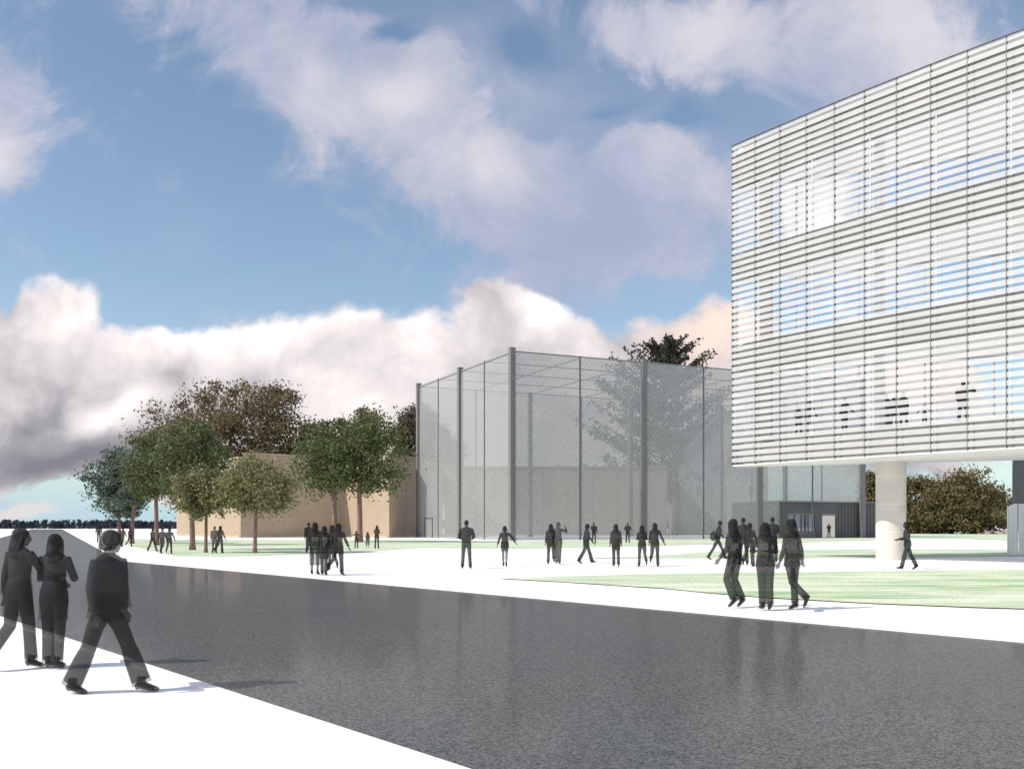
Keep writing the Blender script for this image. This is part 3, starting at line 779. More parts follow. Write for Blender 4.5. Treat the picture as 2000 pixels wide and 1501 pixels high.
def planted(px, py_base, d, px_l, px_r, py_top, py_bot, seed, mat, label, tw_px):
    """small street tree sized from its place in the picture; built at its true size where it stands"""
    s = d/F
    rx = (px_r - px_l)/2*s; cx = ((px_r+px_l)/2 - px)*s
    zt = EYE + (PY0-py_top)*s; zb = EYE + (PY0-py_bot)*s
    zc = (zt+zb)/2; rz = (zt-zb)/2
    rx *= 1.03; rz *= 0.96
    lobes = [(cx, 0, zc, rx*0.85, rx*0.8, rz*0.9), (cx-rx*0.35, 0.1*rx, zc-rz*0.3, rx*0.62, rx*0.6, rz*0.6), (cx+rx*0.35, -0.15*rx, zc-rz*0.25, rx*0.62, rx*0.6, rz*0.6), (cx, 0, zc+rz*0.45, rx*0.5, rx*0.5, rz*0.5)]
    lf = 6.5*s; rr = random.Random(seed*17)
    for _ in range(6):                                  # uneven outline: a few boughs that stick out
        a = rr.uniform(0, 6.283); el = rr.uniform(-0.5, 0.9); q = rr.uniform(0.62, 0.85)
        w_ = rr.uniform(0.22, 0.36)
        lobes.append((cx + rx*q*math.cos(a)*math.cos(el), rx*q*math.sin(a)*math.cos(el), zc + rz*q*math.sin(el), rx*w_, rx*w_, rz*w_))
    lobes[0] = lobes[0][:3] + tuple(v*0.88 for v in lobes[0][3:])
    tm, cm = crown_tree(seed, lobes, zb + 0.15*(zt-zb), tw_px/2*s, 210, 10500, lf, 0.25*rx, (M['bark'], M[mat]))
    return tree_obj('street_tree', tm, cm, at(px, d), 0, (1,1,1), label, 'tree', 'young trees planted on the left lawn')
planted(233, 1056, 96, 205, 285, 925, 1018, 1, 'leaf_blue', 'smallest and palest green tree at the left edge of the grove', 7)
planted(258, 1062, 86, 174, 296, 868, 1005, 2, 'leaf_blue', 'bluish green tree with rounded crown at the left end of the grove', 8)
planted(306, 1065, 79, 246, 392, 826, 990, 3, 'leaf_dark', 'deep green tree with red trunk, second from the left of the grove', 9)
planted(376, 1075, 64, 300, 458, 812, 985, 4, 'leaf_dark', 'tall dark green tree with the thickest red trunk in the grove', 11)
planted(402, 1080, 58, 345, 452, 905, 1022, 5, 'leaf', 'short olive tree with thin trunk between the thick trunk and the lone round tree', 7)
planted(498, 1080, 57, 412, 585, 884, 1014, 6, 'leaf', 'round olive green tree with thin straight trunk alone before the beige wall', 8)
planted(654, 1058, 95, 560, 735, 806, 978, 7, 'leaf_dark', 'broad green tree above the group of walkers, left of a close pair', 11)
planted(703, 1058, 93, 625, 808, 788, 978, 8, 'leaf_dark', 'broad green tree right of a close pair, beside the mesh cage', 11)

def big_tree(px, d, px_l, px_r, py_top, seed, mat, label, lob, n_leaf=9000, name='oak_tree', zb_f=0.12):
    s = d/F; H = EYE + (PY0-py_top)*s; rx = (px_r-px_l)/2*s; cx = ((px_l+px_r)/2-px)*s
    lobes = [(cx + rx*a, rx*0.3*b, H*c, rx*e, rx*e*0.8, H*f) for a, b, c, e, f in lob]
    tm, cm = crown_tree(seed, lobes, H*0.25, H*0.022, 360, int(n_leaf*4.6), 6.4*s, 0.13*rx + 0.5, (M['dark_bark'], M[mat]))
    return tree_obj(name, tm, cm, at(px, d), 0, (1,1,1), label, 'tree', 'large old trees behind the buildings')
big_tree(450, 210, 268, 640, 730, 21, 'oak', 'huge brownish oak with domed crown behind the beige building', [(0,0,.45,.85,.35),(-.55,0,.62,.42,.24),(0.02,.2,.78,.5,.20),(.42,-.2,.70,.42,.22),(.8,0,.45,.32,.22),(-.8,0,.5,.25,.2),(.1,0,.3,.8,.25)], 13000)
big_tree(612, 225, 540, 690, 815, 22, 'brown', 'dim brown tree between the huge oak and the pair of green trees', [(0,0,.5,.8,.38),(.1,0,.75,.5,.22)], 4500)
big_tree(725, 222, 655, 770, 782, 23, 'oak', 'brown crown peeping above the pair of green trees', [(0,0,.5,.8,.38),(0,0,.76,.4,.22)], 4500)
big_tree(795, 215, 748, 905, 776, 24, 'brown', 'dark brown tree standing against the left post of the cage', [(-.1,0,.5,.8,.40),(-.2,0,.76,.6,.22),(.5,0,.5,.5,.3)], 6000)
big_tree(1700, 190, 1676, 1722, 915, 25, 'bush', 'slim green brown tree beside the cage under the white building', [(0,0,.5,.8,.45)], 2500)
big_tree(1860, 185, 1742, 1962, 912, 26, 'bush', 'wide russet and green tree under the white building right of the column', [(-.2,0,.42,.75,.38),(.3,0,.55,.55,.38),(-.55,.2,.5,.42,.36),(.75,0,.45,.3,.3),(0,0,.25,.95,.24)], 9000)
big_tree(2030, 200, 1960, 2110, 950, 27, 'bush', 'low russet tree half hidden by the ribbed block', [(0,0,.5,.8,.45)], 3000)

def conifer(px, d, py_top, py_base_w, seed, label):
    rnd = random.Random(seed); s = d/F; H = EYE + (PY0-py_top)*s; RB = py_base_w*s
    crown = MB(); trunk = MB()
    trunk.tube([(0,0,-.1),(0,0,H*.5),(0.3,0,H*.97)], [H*.018, H*.011, H*.002], 9)
    n = 190
    for i in range(n):
        f = rnd.uniform(0.05, 1.0)**0.9
        z = H*(0.12 + 0.87*f); L = RB*(1-f)**0.62*rnd.uniform(0.6, 1.15) + 0.9
        a = rnd.uniform(0, 2*math.pi); up = rnd.uniform(0.05, 0.35) + 0.55*f
        tip_ = Vector((math.cos(a)*L, math.sin(a)*L, z + up*L))
        base = Vector((0,0,z)); mid = base.lerp(tip_, 0.55) - Vector((0,0,0.06*L))
        trunk.tube([base, mid, tip_], [H*.004, H*.0025, H*.0007], 4)
        for _ in range(int(40 + 7*L)):
            t = rnd.uniform(0.15, 1.03); c = (base.lerp(mid, t/0.55) if t < .55 else mid.lerp(tip_, (t-.55)/.45))
            c = c + Vector((rnd.gauss(0,.35), rnd.gauss(0,.35), rnd.gauss(-.15,.32)))*(0.35+0.12*L)*(1.1-0.5*t)
            leaf_quad(crown, c, rnd, 7.0*s)
    tm, cm = trunk.mesh('trunk', M['dark_bark']), crown.mesh('crown', M['conifer'])
    return tree_obj('conifer', tm, cm, at(px, d), 0, (1,1,1), label, 'tree', None)
conifer(1295, 185, 674, 195, 31, 'tall dark conifer rising behind the mesh cage')

# far wood along the horizon: one uncountable mass
def far_wood():
    rnd = random.Random(3); mb = MB()
    for i in range(900):
        px = rnd.uniform(-260, 900) if i < 650 else rnd.uniform(1300, 2300)
        d = rnd.uniform(440, 480); s = d/F; h = EYE + s*rnd.choice((5, 5, 6, 6, 7, 8, 10)); r = h*rnd.uniform(0.35, 0.7)
        c = at(px, d)
        for _ in range(45):
            z = rnd.random(); a = rnd.uniform(0, 6.283); rr = r*(1-z*0.7)*math.sqrt(rnd.random())
            leaf_quad(mb, c + Vector((math.cos(a)*rr, math.sin(a)*rr, z*h)), rnd, 1.5)
    o = mb.build('far_wood', M['far_wood']); tag(o, 'dark low line of woodland along the horizon', 'woodland', None, 'stuff')
far_wood()

# ------------------------------------------------------------------ people
def rot(v, ax, deg):
    return Matrix.Rotation(R(deg), 3, ax) @ Vector(v)
PENDING = []
def defer(ob, voxel, it):
    m = ob.modifiers.new('r', 'REMESH'); m.mode = 'VOXEL'; m.voxel_size = voxel; m.use_smooth_shade = True
    s = ob.modifiers.new('s', 'SMOOTH'); s.iterations = it; s.factor = 0.5
    PENDING.append(ob)
def figure(sp):
    """body, hair, upper and lower clothing and shoes of one posed person 1.70 m tall, feet near z = 0, facing -Y"""
    fem = sp.get('sex', 'f') == 'f'; hs = sp.get('head', 1.0); th = sp.get('stout', 1.0)
    sh, hip, wst = ((.162, .160, .115) if fem else (.192, .152, .137))
    sh, hip, wst = sh*th, hip*th, wst*th
    lean = sp.get('lean', 2); turn = sp.get('turn', 0); nod = sp.get('nod', 0)
    piv = Vector((0, 0, .95))
    U = lambda v: rot(Vector(v) - piv, 'X', lean) + piv
    hc = Vector((0, -.015, 1.585 if hs == 1 else 1.56))
    def Hd(v):                                   # v relative to the head centre
        v = rot(rot(Vector(v)*hs, 'X', nod), 'Z', turn); return U(v + hc)
    B, HR, T, L, SL, SR = MB(), MB(), MB(), MB(), MB(), MB()
    fine = sp.get('fine', False); nr = 14
    # torso, neck, head
    def loft(mb, rows, n=18, xf=U):
        vsr = []
        for z, rx, ry, oy in rows:
            vsr += [xf((rx*math.cos(2*math.pi*k/n), oy + ry*math.sin(2*math.pi*k/n), z)) for k in range(n)]
        m = len(rows)
        fs = [(i*n+k, i*n+(k+1)%n, (i+1)*n+(k+1)%n, (i+1)*n+k) for i in range(m-1) for k in range(n)]
        mb.add(vsr, fs + [tuple(range(n-1,-1,-1)), tuple(range((m-1)*n, m*n))], True)
    bw_ = sp.get('bulk', 1.0)
    loft(B, [(.84, hip*.62, .075, .0), (.92, hip*.99, .110, .012), (1.0, hip*.98*bw_**.5, .108, .012), (1.10, wst*1.14*bw_, .100*bw_, 0), (1.20, wst*1.18*bw_, .109*bw_, 0),
             (1.30, sh*.90, .118, .0), (1.38, sh*1.0, .098, .008), (1.425, sh*.82, .074, .012), (1.455, .075, .058, .012)])
    B.tube([U((0,.012,1.42)), U((0,.005,1.49)), Hd((0,.012,-.06))], [(.062,.06),(.052,.054),(.052,.056)], 12)
    Mh = Matrix.Rotation(R(lean), 3, 'X') @ Matrix.Rotation(R(turn), 3, 'Z') @ Matrix.Rotation(R(nod), 3, 'X')
    def hb(c, rx, ry, rz): B.ball(Hd(c), rx*hs, ry*hs, rz*hs, 16, 10, Mh)
    hb((0,.012,.028), .074, .094, .088); hb((0,-.03,-.03), .060, .062, .075)
    hb((0,-.058,-.078), .030, .028, .024)                       # chin
    hb((0,-.098,-.012), .012, .016, .022); hb((0,-.104,-.022), .014, .013, .010)   # nose
    hb((0,-.084,.022), .050, .016, .012)                        # brow
    hb((0,-.087,-.050), .024, .010, .010)                       # mouth
    for s in (-1, 1):
        hb((s*.076,.01,-.005), .010, .019, .030); hb((s*.030,-.086,.003), .012, .008, .008)
        hb((s*.038,-.066,-.022), .022, .018, .020)
    # arms
    wrists = {}
    for s, key in ((1, 'aL'), (-1, 'aR')):
        a, o, e, inn = (tuple(sp.get(key, (4, 8, 12, 0))) + (0,))[:4]
        S = Vector((s*sh*.97, .008, 1.385))
        du = Vector((s*math.sin(R(o)), -math.sin(R(a))*math.cos(R(o)), -math.cos(R(a))*math.cos(R(o))))
        E = S + du*.275
        df = Vector((s*(math.sin(R(o))*math.cos(R(e)) - math.sin(R(inn))), -math.sin(R(a+e)), -math.cos(R(a+e)))).normalized()
        Wp = E + df*.245
        Su, Eu, Wu = U(S), U(E), U(Wp); ra = (.043 if fem else .05)*th
        kb = sp.get('sleevew', 1.22)*.95 if sp.get('sleeve', 'long') == 'long' else .95
        B.tube([Su + (Su-Eu)*.06, Su, Su.lerp(Eu,.5), Eu, Eu.lerp(Wu,.3), Wu], [ra*1.08, ra*1.27, ra*kb, ra*kb*.95, ra*kb*.92, ra*.58], 10)
        d = (Wu - Eu).normalized(); wrists[key] = Wu + d*.08
        side = Vector((s*.25, -1, 0)); side = (side - d*side.dot(d)); side = side.normalized() if side.length > .05 else d.orthogonal().normalized()
        pal = d.cross(side).normalized()
        B.tube([Wu, Wu + d*.035, Wu + d*.088], [(.024,.02), (.036,.017), (.038,.014)] if False else [.023, .027, .026], 8)
        for q, (off, ln) in enumerate(((.030,.062),(.010,.072),(-.010,.068),(-.029,.052))):
            fr = .0085 if fine else .011
            b0 = Wu + d*.075 + side*off; cu = pal*(-s)*.012*(1+q*.2)
            B.tube([b0, b0 + d*ln*.5 + cu*.5, b0 + d*ln + cu*1.6], [fr*1.1, fr, fr*.8], 7)
        b0 = Wu + d*.03 + side*.024
        B.tube([b0, b0 + d*.03 + side*.022, b0 + d*.062 + side*.027], [.012, .011, .008], 7)
        if sp.get('sleeve', 'long') == 'long':
            k = sp.get('sleevew', 1.22)
            T.tube([Su + (Su-Eu)*.08, Su, Su.lerp(Eu,.5), Eu, Eu.lerp(Wu,.92)], [ra*1.15, ra*1.36, ra*k*1.03, ra*k*.98, ra*k*.92], 12)
        else:
            T.tube([Su + (Su-Eu)*.08, Su, Su.lerp(Eu,.75)], [ra*1.15, ra*1.36, ra*1.35], 12)
    # legs
    heel = sp.get('heel', 0.0); feet = []
    flare = sp.get('flare', 1.0); low = sp.get('low', 'trousers')
    for s, key, S_ in ((1, 'lL', SL), (-1, 'lR', SR)):
        a, kn, sp_out = (tuple(sp.get(key, (0, 3, 0))) + (2,))[:3] if len(sp.get(key, (0,3))) < 3 else sp[key]
        H_ = Vector((s*hip*.55, .005, .92))
        def ld(an): return Vector((s*math.sin(R(sp_out)), -math.sin(R(an)), -math.cos(R(an)))).normalized()
        K = H_ + ld(a)*.43; A = K + ld(a - kn)*.41
        tr = (.088 if fem else .086)*th
        if low == 'trousers':
            B.tube([H_ + Vector((0,0,.04)), H_ - Vector((0,0,.08)), H_.lerp(K,.5), K, K.lerp(A,.45), A - (A-K)*.02], [tr*.93, tr*1.03, tr*.90, tr*.73*min(1.1,flare), tr*.69*flare, tr*.72*flare], 14)
        else:
            B.tube([H_ + Vector((0,0,.04)), H_ - Vector((0,0,.06)), H_.lerp(K,.5), K, K.lerp(A,.3), K.lerp(A,.7), A + (A-K).normalized()*.02], [tr*.9, tr, tr*.82, tr*.6, tr*.60, tr*.45, tr*.40], 12)
        fp = sp.get('fp' + key[1], max(-18, min(60, kn - a if kn - a > 12 else (kn - a)*.5))) + (12 if heel else 0)
        c_, s_ = math.cos(R(fp)), math.sin(R(fp)); f = Vector((s*.12, -c_, -s_)).normalized(); dn = Vector((0, s_, -c_))
        B.tube([A - f*.035 + dn*.03, A + f*.05 + dn*.04, A + f*.15 + dn*.058], [.028, .032, .02], 8)
        S_.tube([A - f*.062 + dn*.035, A - f*.045 + dn*.042, A + f*.04 + dn*.04, A + f*.11 + dn*.056, A + f*.165 + dn*.062, A + f*.195 + dn*.064], [.022, .038, .043, .036, .029, .016], 10)
        S_.tube([A + dn*(-.05), A + dn*.03], [tr*.52, .043], 10)
        if heel: S_.tube([A - f*.045 + dn*.05, A - f*.04 + Vector((0,0,-.055-heel))], [.026, .017], 8)
        else: S_.tube([A - f*.045 + dn*.06, A + f*.15 + dn*.075], [.030, .026], 8)
        if low == 'trousers':
            L.tube([H_ + Vector((0,0,.05)), H_ - Vector((0,0,.08)), H_.lerp(K,.5), K, K.lerp(A,.45), A + (A-K)*.06], [tr*1.0, tr*1.10, tr*.96, tr*.78*min(1.1,flare), tr*.74*flare, tr*.80*flare], 14)
        feet.append(A)
    if low == 'trousers':
        loft(L, [(.83, hip*.66, .09, 0), (.92, hip*1.03, .116, .012), (1.0, hip*1.0, .112, .012), (1.06, wst*1.12, .098, .006)], xf=lambda v: Vector(v))
    else:
        hem, hw, hd = sp.get('hem', (.45, .20, .16)); mx = sum((f for f in feet), Vector())/2
        rows = [(hem, hw, hd, 0), (hem + (.92-hem)*.5, hip*.5 + hw*.55, hd*.5 + .065, .006), (.92, hip*1.04, .118, .012), (1.0, hip*1.0, .113, .012), (1.07, wst*1.12, .098, .006)]
        loft(L, rows, xf=lambda v: Vector(v) + Vector((0, mx.y*max(0, (.9 - v[2]))*.55, 0)))
    # upper garment
    th_ = sp.get('tophem', .93); bw = sp.get('bulk', 1.0)
    rows = []
    if th_ < .86: rows += [(th_, hip*1.13*bw*sp.get('hemw', 1.0), .145*bw, .012)]
    rows += [(max(th_, .90), hip*1.10*bw, .130*bw, .012), (1.0, hip*1.05*bw, .122*bw, .010), (1.10, wst*1.22*bw, .108*bw, 0), (1.20, wst*1.25*bw, .116*bw, 0),
             (1.30, sh*.95, .125, 0), (1.385, sh*1.05, .105, .008), (1.43, sh*.86, .080, .012), (1.468, .085, .068, .012)]
    loft(T, rows)
    # hair
    hair = sp.get('hair', 'long')
    def hh(c, rx, ry, rz): HR.ball(Hd(c), rx*hs, ry*hs, rz*hs, 16, 10, Mh)
    if hair == 'short':
        hh((0,.022,.046), .081, .094, .078); hh((0,.05,.0), .070, .060, .072)
    else:
        hh((0,.020,.042), .086, .100, .084)
        wd = sp.get('hairw', 1.0); bt = {'bob': -.11, 'long': -.27, 'vlong': -.36, 'shag': -.09}[hair]
        HR.tube([Hd((0,.035,.03)), Hd((0,.048,-.06)), Hd((0,.064,bt*.6)), Hd((0,.082,bt))], [(.086*wd,.074),(.094*wd,.068),(.094*wd,.052),(.060*wd,.028)], 14)
        for s in (-1, 1):
            HR.tube([Hd((s*.062,-.02,.05)), Hd((s*.082,.0,-.03)), Hd((s*.088*wd,.02,max(bt,-.2)*.75)), Hd((s*.075*wd,.03,max(bt,-.22)))], [.028,.030,.027,.014], 8)
        if hair == 'shag':
            rnd = random.Random(7)
            for q in range(26):
                a_ = rnd.uniform(0, 6.28); p0 = Vector((math.cos(a_)*.075, .02 + math.sin(a_)*.085, rnd.uniform(.0,.06)))
                if p0.y < -.03: p0.z = max(p0.z, .035)
                HR.tube([Hd(p0), Hd(p0*1.12 + Vector((0,0,-.05))), Hd(p0*1.15 + Vector((rnd.uniform(-.02,.02),0,-.12 if p0.y > -.03 else -.06)))], [.018,.014,.005], 6)
    return dict(body=B, hair=HR, top=T, low=L, sl=SL, sr=SR, wrists=wrists)
PEOPLE = []
def person(px, top, foot, face, label, group, z=0.0, depth=None, mats=('skin','cloth','hair'), **sp):
    d = depth if depth is not None else F*(EYE - z)/(foot - PY0)
    Ht = (foot - top)*d/F; sc = Ht/1.70
    fine = sp.get('fine', False); vox = .0065 if fine else (.012 if (foot-top) > 120 else .016)
    f = figure(sp); it = 6 if fine else 3
    zmin = min(min(v[2] for v in f['sl'].v), min(v[2] for v in f['sr'].v))
    zmax = max(v[2] for v in f['hair'].v)
    k = Ht/(zmax - zmin)
    low_name = 'trousers' if sp.get('low', 'trousers') == 'trousers' else 'skirt'
    names = [('person','body',mats[0]), ('hair','hair',mats[2]), (sp.get('topname','jacket'),'top',mats[1]), (low_name,'low',mats[1]), ('shoe','sl',mats[2]), ('shoe','sr',mats[2])]
    root = None
    for nm, key, mt in names:
        mb = f[key]; mb.v = [(v[0], v[1], v[2]-zmin) for v in mb.v]
        o = mb.build(nm, M[mt], root)
        defer(o, vox, it)
        if root is None:
            root = o; root.location = at(px, d, z); root.rotation_euler = (0, 0, R(face)); root.scale = (k, k, k)
            tag(root, label, 'person', group)
    PEOPLE.append(root); root['_d'] = d
    return root, f, k, zmin
STAND = dict(lL=(2, 3, 3), lR=(-2, 3, 3))
WALK = dict(lL=(20, 5), lR=(-16, 14), aL=(-14, 6, 14), aR=(16, 6, 24))
WALK2 = dict(lL=(-17, 16), lR=(20, 5), aL=(16, 6, 24), aR=(-14, 6, 14))
STEP = dict(lL=(5, 4), lR=(-12, 42), aL=(-6, 8, 14), aR=(8, 8, 24))       # back foot just lifted
STEP2 = dict(lL=(-12, 42), lR=(5, 4), aL=(8, 8, 24), aR=(-6, 8, 14))
HOLD = dict(aL=(12, 9, 88, 30), aR=(12, 9, 92, 30))
def mk(*ds, **kw):
    r = {}
    for d_ in ds: r.update(d_)
    r.update(kw); return r
GN, GP, GF, GI = 'people in the left foreground', 'people strolling over the white plaza', 'people on the far lawn and path', 'people behind the slats'
# --- left foreground
person(38, 1029, 1305, 160, 'woman with long hair cut off by the left edge, one heel kicked back', GN, **mk(STEP2, lL=(-6, 36), lR=(7, 4), aR=(30, 18, 30), aL=(-8, 6, 12), turn=-42, nod=4, hair='long', hairw=1.05, fine=True, low='trousers', flare=1.12, heel=.03, tophem=.62, hemw=1.02, bulk=1.04, topname='coat'))
person(106, 1041, 1304, 180, 'long haired woman seen from behind with arms folded in front, feet together', GN, **mk(STAND, lL=(1, 2, -1), lR=(-3, 6, -1), aL=(16, 12, 84, 34), aR=(14, 16, 80, 34), hair='long', hairw=1.0, fine=True, flare=1.14, tophem=.60, hemw=.98, bulk=1.02, topname='coat'))
person(209, 1033, 1352, 78, 'man with shaggy hair and heeled boots striding to the right', GN, **mk(sex='m', lL=(24, 3), lR=(-18, 8), aL=(3, 6, 12, 8), aR=(0, 8, 14, 5), lean=4, nod=6, turn=8, fpR=-6, fpL=-8, hair='shag', fine=True, flare=1.42, heel=.03, tophem=.80, bulk=1.16, stout=1.04, sleevew=1.42))
# --- far left
person(193, 1023, 1060, 20, 'tiny dark figure standing alone on the path left of the grove', GF, **mk(WALK, sex='m', hair='short', flare=1.1))
person(240, 1029, 1067, 160, 'figure walking under the bluish tree, behind the head of the striding man', GF, **mk(STEP, hair='bob', sex='m'))
person(254, 1030, 1067, 165, 'figure in front of the bluish tree trunk, right of another walker', GF, **mk(STEP2, hair='long'))
person(298, 1031, 1077, 60, 'figure with wide stride, left one of three walkers under the grove', GF, **mk(WALK, hair='bob', flare=1.2, lL=(22,5), lR=(-20,12)))
person(317, 1030, 1081, 170, 'middle one of three walkers in a row under the grove', GF, **mk(STEP, hair='short', sex='m'))
person(331, 1030, 1081, 190, 'right one of three walkers in a row, arm hanging away', GF, **mk(STEP2, hair='bob', aR=(0, 22, 10)))
person(419, 1027, 1080, 175, 'pale grey figure beside a dark one between two thin trunks', GF, mats=('pale_skin','pale_skin','skin'), **mk(STAND, sex='m', hair='short'))
person(430, 1026, 1080, 165, 'dark woman touching a pale figure between two thin trunks', GF, **mk(STEP2, hair='long', flare=1.3, aR=(0, 20, 16)))
# --- group of walkers near the road
person(603, 1020, 1080, 180, 'slim man at the back left of the tight group near the road', GP, **mk(STAND, sex='m', hair='short', aL=(2, 4, 6)))
person(615, 1019, 1122, 178, 'woman in a calf length skirt with pointed hood like hair in the group', GP, **mk(STAND, low='skirt', hem=(.30, .185, .15), hair='long', lL=(8, 6), lR=(-5, 5), sleevew=1.3, stout=1.02))
person(633, 1026, 1123, 180, 'slender woman in long coat second in the group near the road', GP, **mk(STAND, hair='long', tophem=.55, hemw=.95, lL=(2,3,-1), lR=(-2,4,-1), stout=.92, topname='coat'))
person(649, 1024, 1113, 200, 'woman half hidden in the middle of the group near the road', GP, **mk(STEP, hair='long', stout=.9, flare=.9))
person(660, 1021, 1123, 165, 'woman in wide coat at the right of the group, heel lifted and arm hanging out', GP, **mk(STEP2, hair='long', hairw=1.15, tophem=.68, hemw=1.05, bulk=1.08, lL=(-14, 50), aR=(2, 24, 8), stout=1.08, heel=.03, topname='coat'))
person(696, 1036, 1071, 0, 'child with both arms stretched out before a red trunk', GF, **mk(STAND, head=1.3, hair='short', aL=(8, 62, 10), aR=(8, 70, 6), sleeve='short'))
person(718, 1038, 1069, 180, 'small girl in a flared dress on the lawn', GF, **mk(STAND, head=1.3, hair='bob', low='skirt', hem=(.30, .27, .24)))
person(736, 1025, 1071, 170, 'woman standing on the lawn beside the small girl', GF, **mk(STAND, hair='long', **HOLD))
# --- middle of the plaza
person(911, 1015, 1110, 180, 'broad shouldered short haired man standing before the cage post', GP, **mk(STAND, sex='m', hair='short', aL=(10, 16, 62, 25), aR=(10, 16, 62, 25), lL=(0, 2, 4), lR=(-1, 3, 4), sleevew=1.4))
person(986, 1026, 1106, 180, 'woman walking away with one arm swung out to the right', GP, **mk(STEP, hair='bob', hairw=1.15, aR=(2, 40, 12), aL=(4, 18, 22), low='skirt', hem=(.62, .15, .13), tophem=.78, lL=(2, 2, -2), lR=(-4, 20, -2)))
person(1076, 1022, 1101, 178, 'dark woman walking beside a pale grey figure', GP, **mk(STEP, hair='long', tophem=.74, sleevew=1.3))
person(1090, 1018, 1101, 172, 'pale grey figure raising a bent elbow beside a dark woman', GP, mats=('pale_skin','pale_skin','pale_skin'), **mk(STAND, hair='bob', aR=(60, 40, 100, 10), lL=(2,3,-2), lR=(-2,4,-2)))
person(1146, 1022, 1100, 100, 'woman in profile with wide stride and flared trousers on the plaza', GP, **mk(WALK, hair='bob', flare=1.25, lL=(20,4), lR=(-21,10), tophem=.8))
person(1160, 1020, 1060, 10, 'distant man standing on the green strip behind a striding woman', GF, **mk(STAND, sex='m', hair='short', aR=(14, 16, 80, 30)))
person(1203, 1022, 1106, 180, 'long haired woman in a thigh length coat with thin legs', GP, **mk(STAND, hair='long', tophem=.64, hemw=.95, lL=(1,2,0), lR=(-5,12,0), topname='coat', sleevew=1.25))
person(1226, 1020, 1060, 0, 'distant man standing alone on the green strip', GF, **mk(STAND, sex='m', hair='short', aL=(12, 18, 70, 25), aR=(12, 18, 70, 25)))
person(1254, 1025, 1106, 180, 'left woman of a close pair walking away, arms bent in front', GP, **mk(STEP, **HOLD, hair='long', flare=.95, tophem=.85))
person(1279, 1020, 1106, 168, 'right woman of a close pair walking away, arm hanging out', GP, **mk(STEP2, hair='long', aR=(2, 24, 10), lL=(-16, 52), tophem=.85))
# --- right cluster
bagger = person(1402, 1016, 1093, 80, 'man in profile striding right with a round bag on his back', GP, **mk(sex='m', lL=(24, 4), lR=(-24, 8), aL=(-12, 6, 30), aR=(10, 6, 60), hair='short', lean=8, nod=12))
person(1452, 1010, 1103, 178, 'short haired man standing behind the left woman of the near trio', GP, **mk(STAND, sex='m', hair='short'))
person(1464, 1020, 1106, 150, 'person in flared trousers between the near trio, heel lifted', GP, **mk(STEP2, hair='bob', flare=1.25, aR=(0, 14, 10)))
person(1434, 1012, 1186, 224, 'left woman of the near trio with fringed coat and knees bent walking away', GP, **mk(hair='vlong', hairw=1.1, lL=(15, 40), lR=(9, 32), turn=-20, aL=(4, 16, 30), aR=(6, 12, 26), tophem=.80, bulk=1.12, hemw=1.06, flare=1.22, heel=.03, sleevew=1.35, topname='coat'))
person(1509, 1009, 1098, 175, 'short haired man half hidden behind the middle woman of the near trio', GP, **mk(STAND, sex='m', hair='short', **HOLD))
person(1495, 1019, 1191, 180, 'middle woman of the near trio seen from behind with feet together', GP, **mk(STAND, hair='long', hairw=1.12, lL=(1, 3, -2.5), lR=(-4, 9, -2.5), aL=(14, 20, 78, 40), aR=(14, 14, 80, 30), tophem=.84, bulk=1.1, flare=1.08, stout=1.05))
person(1547, 1012, 1191, 214, 'right woman of the near trio looking left, right arm hanging out and heel kicked up', GP, **mk(STEP2, hair='long', hairw=1.05, turn=25, nod=6, lL=(-12, 40), lR=(6, 8), aR=(2, 22, 8), aL=(4, 12, 12), tophem=.80, bulk=1.08, hemw=1.0, flare=1.06, heel=.03))
person(1772, 1018, 1112, 265, 'woman in a jacket striding past the round concrete column', GP, **mk(hair='long', lL=(18, 4), lR=(-20, 8), aL=(12, 5, 70, 15), aR=(10, 6, 75, 15), flare=1.12, lean=3, tophem=.82))
# --- in the doorway of the pavilion
person(1619, 1013, 1041, 180, 'small figure in the lit doorway of the dark pavilion', GF, z=0.02, depth=126.2, **mk(STAND, **HOLD, sex='m', hair='short'))
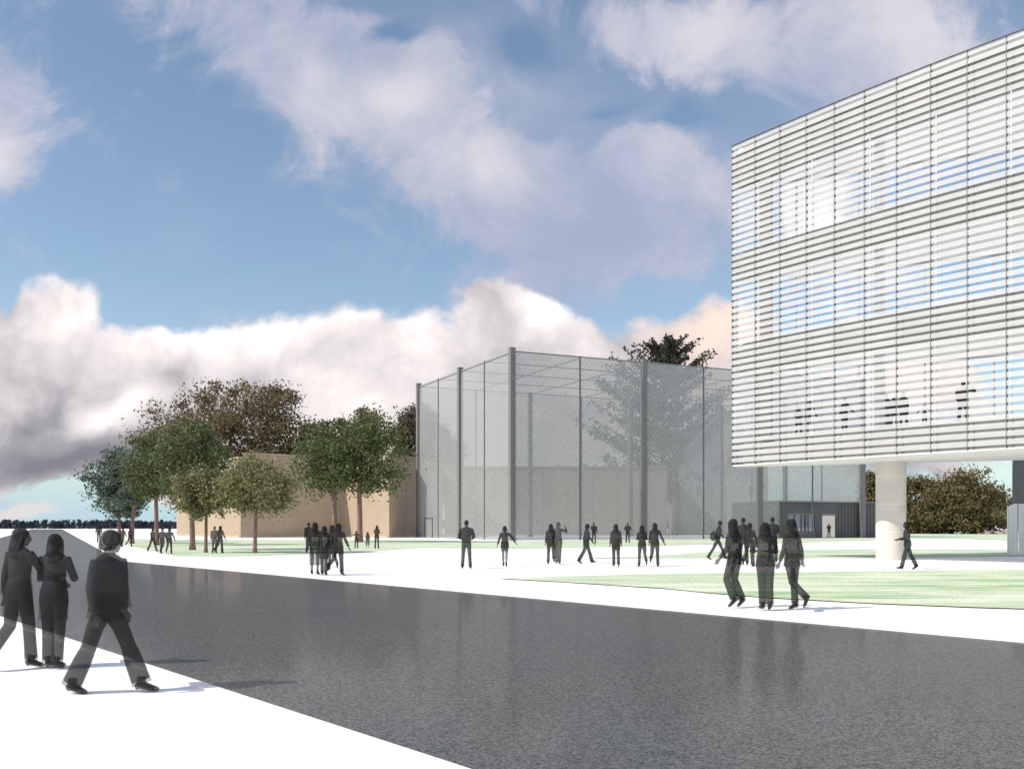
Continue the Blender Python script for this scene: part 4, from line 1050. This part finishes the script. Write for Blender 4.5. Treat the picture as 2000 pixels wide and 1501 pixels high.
# --- inside the white building, standing on the lowest floor slab
FZ = 5.96
def inside(px, top, foot, face, label, back=1.0, **sp):
    # depth: where the sight line through px meets the line 'back' metres behind the glazing
    best = None
    for k in range(NPAN):
        a = pl[k] - nrm_at(k)*(GL + back); b = pl[k+1] - nrm_at(min(k+1, NPAN-1))*(GL + back)
        fa, fb = PX0 + F*a.x/a.y, PX0 + F*b.x/b.y
        if fa <= px <= fb: best = a.lerp(b, (px-fa)/(fb-fa)).y
    h = sp.pop('h', 1.7)
    return person(px, 0, h*F/best, face, label, GI, z=FZ, depth=best, mats=('ink','ink','ink'), **sp)
M['ink'] = smoke_mat('dark_indoor_figure', (0.030, 0.029, 0.030), 0.08)
inside(1560, 0, 0, 180, 'left figure of the pair at the left end behind the slats', h=1.62, **mk(STAND, **HOLD, hair='long'))
inside(1582, 0, 0, 170, 'right figure of the pair at the left end behind the slats', h=1.78, **mk(STAND, hair='long', aR=(0, 20, 14), tophem=.7))
inside(1650, 0, 0, 120, 'lone woman with one arm out behind the slats', h=1.72, **mk(STAND, hair='long', aR=(26, 16, 26), aL=(-12, 8, 10)))
inside(1731, 0, 0, 180, 'woman in long skirt right of the inner column behind the slats', h=1.68, **mk(STAND, low='skirt', hem=(.15, .2, .17), hair='long', stout=1.1))
inside(1746, 0, 0, 180, 'shorter figure squeezed between two others behind the slats', h=1.5, **mk(STAND, hair='bob', stout=.9))
inside(1765, 0, 0, 178, 'figure in a knee length coat beside the tight pair behind the slats', h=1.68, **mk(STAND, hair='bob', tophem=.6, bulk=1.12, topname='coat', lL=(0, 2, 4), lR=(0, 2, 4)))
inside(1806, 0, 0, 180, 'child with arms spread wide behind the slats', h=1.0, **mk(STAND, head=1.35, hair='bob', aL=(4, 66, 6), aR=(4, 66, 6)))
inside(1881, 0, 0, 0, 'big man with one hand raised to his head behind the slats', h=1.82, **mk(STAND, sex='m', stout=1.12, hair='short', aL=(20, 70, 120, 20), aR=(4, 14, 30, 10), lL=(0, 2, 5), lR=(0, 2, 5), bulk=1.1))

# turn the remeshed shapes into plain meshes
dg = bpy.context.evaluated_depsgraph_get()
fresh = [(o, bpy.data.meshes.new_from_object(o.evaluated_get(dg))) for o in PENDING]
for o, me in fresh:
    mt = list(o.data.materials); o.modifiers.clear(); o.data = me
    me.name = o.name
    if not me.materials:
        for m_ in mt: me.materials.append(m_)
# the round bag on the striding man's back
root = bagger[0]
mb = MB(); mb.ball((0,0,0), .20, .17, .22, 20, 12); mb.tube([(0.0,.02,.18),(0.02,-.10,.32),(0.02,-.2,.25),(0.0,-.16,.05)], [.018]*4, 8)
bag = mb.build('shoulder_bag', M['hair']); tag(bag, 'round bag slung on the back of the man in profile', 'bag')
bag.location = root.matrix_world @ Vector((0, 0, 0)) if False else Vector(root.location) + Vector((-.21, .0, 1.02*root.scale[0]))
bag.rotation_euler = (0, 0, R(80))
for o in PEOPLE:
    if '_d' in o: del o['_d']
